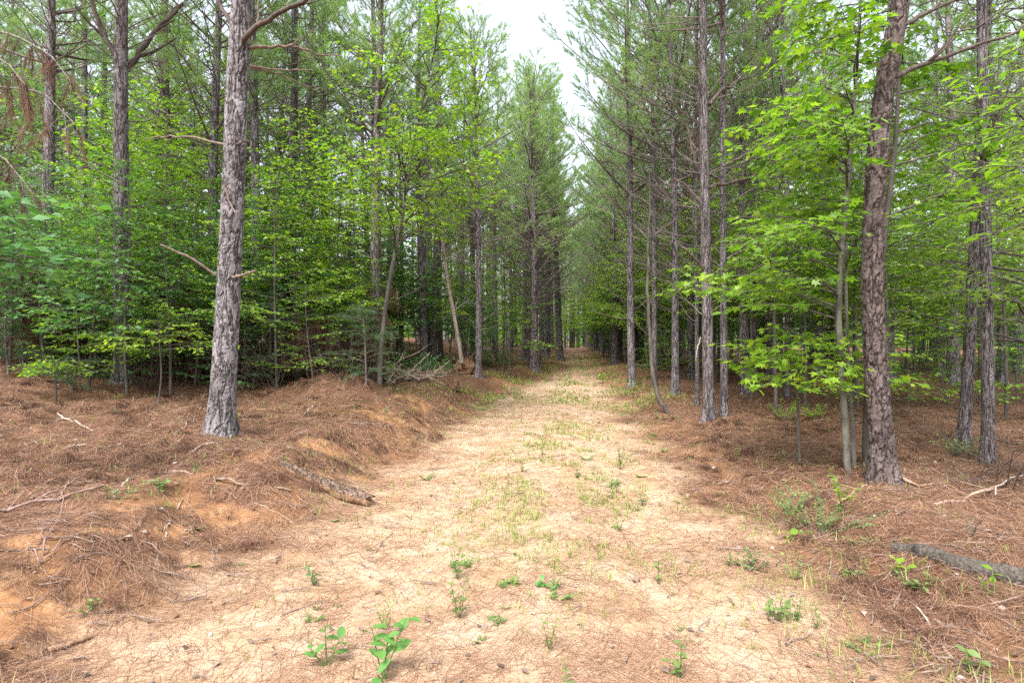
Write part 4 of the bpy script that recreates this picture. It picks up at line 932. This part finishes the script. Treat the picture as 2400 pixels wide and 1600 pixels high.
# ------------------------------------------------------------------ seedlings and weeds
def seedling(p, stems, leaf, label, seed, mats, name="broadleaf_seedling", tpl=BROAD, wl=None):
    """stems: (azimuth, length, elevation, number of leaves)"""
    rng = np.random.default_rng(seed); e = empty(name, p); P, D, N = [], [], []; sb = MB()
    for a, l, el, n in stems:
        pl = arc((0, 0, -.02), a, l, el, 0, rng, 8, .08); tubes(sb, pl, np.linspace(.0045, .0022, 8), 6)
        for j in range(n):
            t = .35+.65*(j+1)/n; i = min(int(t*7), 6); q = pl[i]+(pl[i+1]-pl[i])*(t*7-i); la = a+j*2.4+rng.normal()*.3
            P.append(q); D.append((math.cos(la), math.sin(la), .25+.3*rng.normal())); N.append(np.array([0, 0, 1.])+rng.normal(size=3)*.3)
    ob("stem", sb.mesh("stem", wl or L_WEED), e)
    P, D, N = np.array(P), np.array(D, float), np.array(N); S = leaf*(.65+.5*rng.random(len(P)))
    leaf_objects(tpl, mats, P, D, N, S, e); return tag(e, label, 'plant')
seedling(at(900, 1592), [(2.6, .26, 1.2, 5), (.5, .30, 1.25, 6), (1.6, .2, 1.3, 3), (4.5, .1, .9, 2)], .09, "two-stemmed seedling with large oval bright green leaves on the sand", 1001, [L_BROAD])
seedling(at(765, 1560), [(1.9, .20, 1.3, 5), (.6, .15, 1.1, 4), (3.4, .14, 1.0, 3)], .075, "smaller seedling with pointed green leaves beside the two-stemmed one", 1002, [L_BROAD])
seedling(at(1290, 1378), [(.3, .09, .8, 4), (2.8, .09, .8, 4), (4.7, .05, .6, 2)], .07, "small seedling with drooping blue-green leaves alone on the sand", 1003, [L_BROAD])
seedling(at(1545, 1370), [(1.5, .16, 1.4, 7)], .05, "slim upright seedling with narrow leaves on the sand near the weed verge", 1004, [L_WEED])
seedling(at(2110, 1350), [(1.5, .12, 1.3, 4), (.2, .1, .9, 3)], .07, "pale green seedling at the cut end of the lichened log", 1005, [L_YELLOW])
seedling(at(2330, 1395), [(1.2, .16, 1.3, 4), (2.6, .12, 1.0, 3)], .055, "yellow-green seedling against the middle of the lichened log", 1006, [L_YELLOW])
seedling(at(1855, 1270), [(1.5, .1, 1.2, 4)], .075, "small yellow-leaved seedling by the dark stick", 1007, [L_YELLOW])
seedling(at(910, 925), [(1.4, .75, 1.45, 7)], .19, "single seedling with broad spreading leaves on the mound's flank", 1008, [L_SHADE])
seedling(at(2280, 1590), [(1.5, .14, 1.3, 5), (.4, .12, 1.0, 3)], .05, "round-leaved seedling by the end of the bleached stick", 1009, [L_WEED])
seedling(at(1600, 1590), [(1.5, .18, 1.4, 7), (2.4, .1, 1.0, 4)], .05, "leafy weed sprig on the sand by the round-leaved pair", 1010, [L_WEED])
seedling(at(372, 1145), [(.8, .10, .9, 4), (2.8, .10, .9, 4)], .07, "bright green seedling on the bank above the orange soil", 1011, [L_BROAD])
seedling(at(290, 1170), [(.3, .12, .9, 4), (3.3, .1, .9, 3)], .055, "bright green seedling under the short pale stick", 1012, [L_BROAD])
seedling(at(1412, 898), [(1.5, .35, 1.3, 7), (.5, .3, 1.0, 5), (2.6, .3, 1.0, 5)], .16, "clump of pale leaves on the track edge before the bowed pine", 1013, [L_YELLOW])
seedling(at(1480, 918), [(1.5, .4, 1.3, 8), (.4, .35, 1.1, 7), (2.7, .35, 1.1, 7)], .11, "leafy sprout hugging the bowed pine's foot", 1014, [L_MAPLE])
seedling(at(1180, 860), [(1.5, .4, 1.3, 8), (.4, .45, .9, 8), (2.7, .45, .9, 8)], .15, "low bright green shrublet before the broad crowned pine", 1015, [L_SHADE])
# ferny light green weed bush and taller weeds on the verge
def weed_bush(p, h, r, n, leaf, label, seed, lm=L_WEED, name="weed_bush", gap=.5, el=(.5, 1.2)):
    rng = np.random.default_rng(seed); e = empty(name, p); mb = MB(); T, R_, P, D, N = [], [], [], [], []
    for k in range(n):
        a = rng.random()*6.28; l = h*(.6+.5*rng.random()); e_ = el[0]+(el[1]-el[0])*rng.random(); pl = arc((rng.normal()*r*.12, rng.normal()*r*.12, -.02), a, l, e_, -.12, rng, 7, .10); T.append(pl); R_.append(np.linspace(.003, .001, 7))
        m = int(l*.75/(leaf*gap)); u = .25+.75*(np.arange(m)+rng.random(m)*.3)/m; x_ = u*6; k_ = np.minimum(x_.astype(int), 5); q = pl[k_]+(pl[k_+1]-pl[k_])*(x_-k_)[:, None]
        la = a+np.where(np.arange(m) % 2, 1.2, -1.2)+rng.normal(size=m)*.3; P.append(q); D.append(np.stack([np.cos(la), np.sin(la), .3+.3*rng.normal(size=m)], -1)); nn = rng.normal(size=(m, 3))*.35; nn[:, 2] += 1; N.append(nn)
    tubes(mb, np.array(T), np.array(R_), 4, 0); P, D, N = map(np.concatenate, (P, D, N))
    sm = mb.mesh("stems", TWIG_D); ob("stem", sm, e)
    fb_ = MB(); put_leaves(fb_, OVATE, P, D, N, leaf*(.6+.6*rng.random(len(P))), np.clip(.55+.2*rng.normal(size=len(P)), 0, 1)); ob("foliage", fb_.mesh("weed_foliage", lm), e)['kind'] = 'stuff'
    return tag(e, label, 'weed')
weed_bush(at(1918, 1252), .55, .3, 19, .032, "light green ferny weed bush with fine leaflets before the red-brown pine", 1101, L_WEED, gap=.42)
weed_bush(at(1975, 1200), .42, .15, 6, .05, "upright yellow-green weed beside the ferny weed bush", 1102, L_YELLOW, el=(1.1, 1.4))
weed_bush(at(1855, 1205), .30, .3, 18, .035, "low spreading light green weed patch next to the ferny bush", 1103, L_WEED)
weed_bush(at(1770, 1330), .22, .25, 11, .04, "dark green weed clump at the sand edge", 1104, L_WEED)
weed_bush(at(1815, 1450), .2, .12, 6, .055, "weed clump with long pale leaves on the sand edge", 1105, L_WEED, el=(.9, 1.35))
weed_bush(at(1985, 1330), .14, .3, 16, .035, "creeping weed mat between the sand and the lichened log", 1106, L_WEED, el=(.15, .6))
weed_bush(at(2040, 1520), .12, .3, 16, .035, "creeping weed mat below the pale-leaved clump", 1107, L_WEED, el=(.15, .5))
weed_bush(at(1960, 1545), .12, .25, 12, .03, "small creeping weed mat on the sand beyond the mat below the clump", 1108, L_WEED, el=(.15, .5))
weed_bush(at(1430, 1140), .20, .2, 14, .035, "low green weed clump in the middle of the track", 1109, L_WEED, el=(.3, .9))
weed_bush(at(1455, 1100), .42, .06, 4, .03, "tall thin upright weed in the middle of the track", 1110, L_WEED, el=(1.35, 1.5))
weed_bush(at(2150, 1370), .16, .25, 12, .05, "weed spray growing at the lichened log's cut end", 1111, L_WEED, el=(.4, .9))
weed_bush(at(210, 1430), .12, .15, 8, .03, "tiny green weed on the needle slope above the orange soil", 1112, L_WEED)
weed_bush(at(735, 1370), .2, .08, 5, .03, "small grey-green weed where needles meet the sand", 1113, L_SHADE, el=(1.0, 1.4))
weed_bush(at(760, 1410), .12, .2, 10, .028, "creeping green weed along the dark sand twig", 1114, L_WEED, el=(.1, .4))
weed_bush(at(2260, 1068), .42, .35, 20, .05, "leafy green bramble at the foot of the twin pines", 1115, L_WEED, el=(.4, 1.0))
for k, (px_, d_) in enumerate(((985, 17.0), (1030, 16.5), (955, 17.8), (1150, 21.0), (1200, 22.5))):
    weed_bush(atd(px_, d_), .9, .5, 26, .09, "low green shrub growing around the brush pile" if k < 3 else "low green shrub before the broad crowned pine", 1120+k, L_SHADE, 'low_shrub', el=(.4, 1.1))['group'] = 'low shrubs past the mound'
weed_bush(at(1905, 980), .4, .3, 16, .06, "yellow-green weed bush behind the low maple sapling", 1116, L_YELLOW)
weed_bush(at(1835, 985), .5, .3, 14, .06, "pale yellow seedling bush by the low maple sapling", 1117, L_YELLOW)
WK = []
for k in range(4):
    rng = np.random.default_rng(1200+k); mb = MB(); P, D, N, T, R_ = [], [], [], [], []
    for s in range([3, 5, 4, 6][k]):
        a = rng.random()*6.28; pl = arc((0, 0, -.01), a, [.14, .09, .18, .07][k]*(.7+.5*rng.random()), [1.2, .5, 1.35, .3][k], 0, rng, 5, .1); T.append(pl); R_.append(np.linspace(.002, .001, 5))
        for j in range(1, 5):
            for sg in (-1, 1): P.append(pl[j]); D.append((math.cos(a+sg*1.2), math.sin(a+sg*1.2), .4)); N.append(np.array([0, 0, 1.])+rng.normal(size=3)*.3)
    sb = MB(); tubes(sb, np.array(T), np.array(R_), 4)
    put_leaves(mb, OVATE, np.array(P), np.array(D, float), np.array(N), np.full(len(P), .028)*(.7+.6*rng.random(len(P))), np.clip(.5+.25*rng.normal(size=len(P)), 0, 1))
    WK.append((sb.mesh("weed_stem", L_WEED), mb.mesh("weed_leaves", L_WEED)))
rng = np.random.default_rng(1210); n = 0
while n < 85:
    y = 2.4*math.exp(rng.random()*1.6); c, h_ = float(xc(y)), float(hw(y)); u = rng.choice([rng.normal(.15, .3), rng.normal(1.05, .35), rng.normal(-1.3, .5)], p=[.4, .42, .18]); x = c+u*h_
    if abs(x) > .95*y or vnoise(x, y, 1.2, 40)*.6+vnoise(x, y, 3.1, 43)*.4 < .56: continue
    onsand = abs(u) < .95; k = int(rng.integers(4)); e = empty("small_weed", (x, y, h1(x, y)), rng.random()*6.28, .45+.9*rng.random()**1.5)
    ob("stem", WK[k][0], e); ob("foliage", WK[k][1], e)['kind'] = 'stuff'
    tag(e, "tiny green weed growing out of the bare sand" if onsand else "tiny green weed growing out of the pine needle verge", "weed", "tiny weeds on the sand" if onsand else "tiny weeds in the needles"); n += 1

# ------------------------------------------------------------------ grass, needle litter, dead leaves
rng = np.random.default_rng(1300)
def polar(n, d0, d1, ang=.83):
    d = d0*np.exp(rng.random(n)*math.log(d1/d0)); a = rng.uniform(-ang, ang, n); return np.tan(a)*d*np.cos(a)**.0*np.cos(np.abs(a)*.0), d
def scatter_grass():
    x, y = polar(120000, 2.2, 40, .78); c, h_ = xc(y), hw(y); u = (x-c)/h_
    dens = np.exp(-((u-.15)/.42)**2)*.95*sstep(2.6, 8, y)+np.exp(-((np.abs(u)-1.0)/.25)**2)*.10+np.exp(-((np.abs(u)-1.3)/.5)**2)*sstep(10, 14, y)*1.6*(1-.6*sstep(26, 38, y))+.05*(np.abs(u) > 1)*(np.abs(u) < 4)*(y < 12)
    dens *= sstep(.40, .58, vnoise(x, y, 1.1, 41)*.5+vnoise(x, y, 3.1, 42)*.5)
    k = rng.random(len(x)) < dens*.9; x, y = x[k], y[k]; n = len(x); m = 5
    X = np.repeat(x, m)+rng.normal(size=n*m)*.018; Y = np.repeat(y, m)+rng.normal(size=n*m)*.018; Z = H(X, Y)-.005
    L = (.02+.07*rng.random(n*m)**2.2)*np.repeat(.7+.8*rng.random(n), m)*(1+.5*sstep(10, 20, Y)); a = rng.random(n*m)*6.28; ln = .15+.5*rng.random(n*m); wd = .0012+.00036*Y
    d = np.stack([np.cos(a)*ln, np.sin(a)*ln, np.ones(n*m)], -1); sd = np.stack([-np.sin(a), np.cos(a), np.zeros(n*m)], -1)*wd[:, None]
    b = np.stack([X, Y, Z], -1); mid = b+d*L[:, None]*.55; tip = b+d*L[:, None]*np.array([1.45, 1.45, .92])
    V = np.stack([b-sd, b+sd, mid+sd*.7, mid-sd*.7, tip], 1).reshape(-1, 3); o_ = np.arange(n*m)[:, None]*5
    mb = MB(); mb.add(V, np.concatenate([o_+[0, 1, 2], o_+[0, 2, 3], o_+[3, 2, 4]]), None, 0, np.repeat(np.clip(np.repeat(rng.normal(.5, .2, n), m), 0, 1), 5))
    tag(ob("grass", mb.mesh("grass", L_GRASS)), "sparse short grass along the track and verges", "grass", kind='stuff')
scatter_grass()
def scatter_needles(n0, d0, d1, name, label):
    x, y = polar(n0, d0, d1, .80); sand, soil, drift = masks(x, y)
    cl = vnoise(x, y, 2.3, 51)*.5+vnoise(x, y, 7, 52)*.5
    dens = (1-sand)*(1-.78*soil)*(.55+.5*cl)+sand*(.09+.28*sstep(.36, .66, cl)+.5*drift)
    k = rng.random(n0) < dens; x, y, sand, cl = x[k], y[k], sand[k], cl[k]; n = len(x)
    flow = vnoise(x, y, 1.1, 53)*9+vnoise(x, y, 3.5, 54)*3; a = flow+rng.normal(size=n)*.9
    L = .07+.13*rng.random(n); wd = np.maximum(.0019, .00055*y)*(.8+.5*rng.random(n)); lift = np.where(sand > .5, .002+.004*rng.random(n), .004+.03*rng.random(n)**1.5); tilt = rng.normal(size=n)*np.where(sand > .5, .02, .16); bend = rng.normal(size=n)*.45
    d = np.stack([np.cos(a), np.sin(a)], -1); s = np.stack([-d[:, 1], d[:, 0]], -1); pts = []
    for t in (-.5, 0, .5):
        q = np.stack([x, y], -1)+d*(L*t)[:, None]+s*(bend*L*(t*t-.1))[:, None]; z = H(q[:, 0], q[:, 1])+lift+np.maximum(tilt*L*t, -lift*.8)
        pts.append(np.concatenate([q, z[:, None]], 1))
    sw = np.concatenate([s, rng.normal(size=(n, 1))*.3], 1)*wd[:, None]
    V = np.stack([pts[0]-sw*.4, pts[0]+sw*.4, pts[1]+sw*.5, pts[1]-sw*.5, pts[2]+sw*.25, pts[2]-sw*.25], 1).reshape(-1, 3); o_ = np.arange(n)[:, None]*6
    mb = MB(); mb.add(V, None, np.concatenate([o_+[0, 1, 2, 3], o_+[3, 2, 4, 5]]), 0, np.repeat(np.clip(.50+.22*sand+.30*rng.normal(size=n), 0, 1), 6))
    tag(ob(name, mb.mesh(name, N_DEAD, False)), label, "needles", kind='stuff'); return n
nn_ = scatter_needles(225000, 2.1, 15, "pine_needle_litter", "fallen rust-brown pine needles strewn over sand and bank")
def needle_tussocks(n0):
    x, y = polar(n0, 2.2, 11, .80); sand, soil, drift = masks(x, y); k = (rng.random(n0) < (1-sand)*(1-soil)*sstep(.35, .65, vnoise(x, y, 1.6, 61))); x, y = x[k], y[k]; n, m = len(x), 36
    X, Y = np.repeat(x, m), np.repeat(y, m); N_ = n*m; a = np.repeat(rng.random(n)*6.28, m)+rng.normal(size=N_)*.9; L = (.08+.12*rng.random(N_)); hh = np.repeat(.02+.05*rng.random(n), m)*(.4+.8*rng.random(N_)); r0 = rng.normal(size=(N_, 2))*.03
    d = np.stack([np.cos(a), np.sin(a)], -1); s_ = np.concatenate([np.stack([-d[:, 1], d[:, 0]], -1), rng.normal(size=(N_, 1))*.4], 1)*(np.maximum(.0019, .0005*Y))[:, None]; pts = []
    for t, zz in ((-.35, .25), (.2, 1.0), (.8, .05)):
        q = np.stack([X, Y], -1)+r0+d*(L*t)[:, None]; pts.append(np.concatenate([q, (H(q[:, 0], q[:, 1])+.004+hh*zz)[:, None]], 1))
    V = np.stack([pts[0]-s_*.4, pts[0]+s_*.4, pts[1]+s_*.5, pts[1]-s_*.5, pts[2]+s_*.25, pts[2]-s_*.25], 1).reshape(-1, 3); o_ = np.arange(N_)[:, None]*6
    mb = MB(); mb.add(V, None, np.concatenate([o_+[0, 1, 2, 3], o_+[3, 2, 4, 5]]), 0, np.repeat(np.clip(np.repeat(rng.normal(.5, .2, n), m)+.22*rng.normal(size=N_), 0, 1), 6))
    tag(ob("needle_tussocks", mb.mesh("needle_tussocks", N_DEAD, False)), "matted tufts of fallen pine needles heaped on the litter", "needles", kind='stuff')
needle_tussocks(2600)
def twig_litter(n0):
    x, y = polar(n0, 2.3, 14, .80); sand, soil, drift = masks(x, y); k = rng.random(n0) < .12+.85*(1-sand); x, y = x[k], y[k]; n = len(x); a = rng.random(n)*6.28; L = .06+.22*rng.random(n)**2; P = []
    for t in (-.5, -.15, .2, .5):
        q = np.stack([x+np.cos(a)*L*t+rng.normal(size=n)*.008, y+np.sin(a)*L*t+rng.normal(size=n)*.008], -1); P.append(np.concatenate([q, (H(q[:, 0], q[:, 1])+.012+.02*rng.random(n))[:, None]], 1))
    mb = MB(); r = .0025+.004*rng.random(n)**2; tubes(mb, np.stack(P, 1), r[:, None]*np.array([1, .95, .85, .6]), 4); o = ob("twig_litter", mb.mesh("twig_litter", TWIG)); o.color = (1.25, 1.1, 1.0, 1)
    tag(o, "broken twig bits scattered through the needle litter", "twigs", kind='stuff')
twig_litter(2600)
x, y = polar(3200, 2.3, 13); sand, soil, drift = masks(x, y); k = rng.random(3200) < .08+.6*(1-sand); x, y = x[k], y[k]; n = len(x); mb = MB()
a = rng.random(n)*6.28; N = rng.normal(size=(n, 3))*.35; N[:, 2] += 1
put_leaves(mb, OVATE, np.stack([x, y, H(x, y)+.012], -1), np.stack([np.cos(a), np.sin(a), rng.normal(size=n)*.15], -1), N, .025+.035*rng.random(n), np.clip(.45+.33*rng.normal(size=n), 0, 1))
tag(ob("dead_leaves", mb.mesh("dead_leaves", L_DEAD)), "scattered grey-brown dead leaves on the needle litter", "leaves", kind='stuff')
print("needles", nn_, "tris", sum(len(p.vertices)-2 for m in bpy.data.meshes if len(m.polygons) < 3000 for p in m.polygons)+sum(len(m.loops)-2*len(m.polygons) for m in bpy.data.meshes if len(m.polygons) >= 3000), "objects", len(bpy.data.objects))
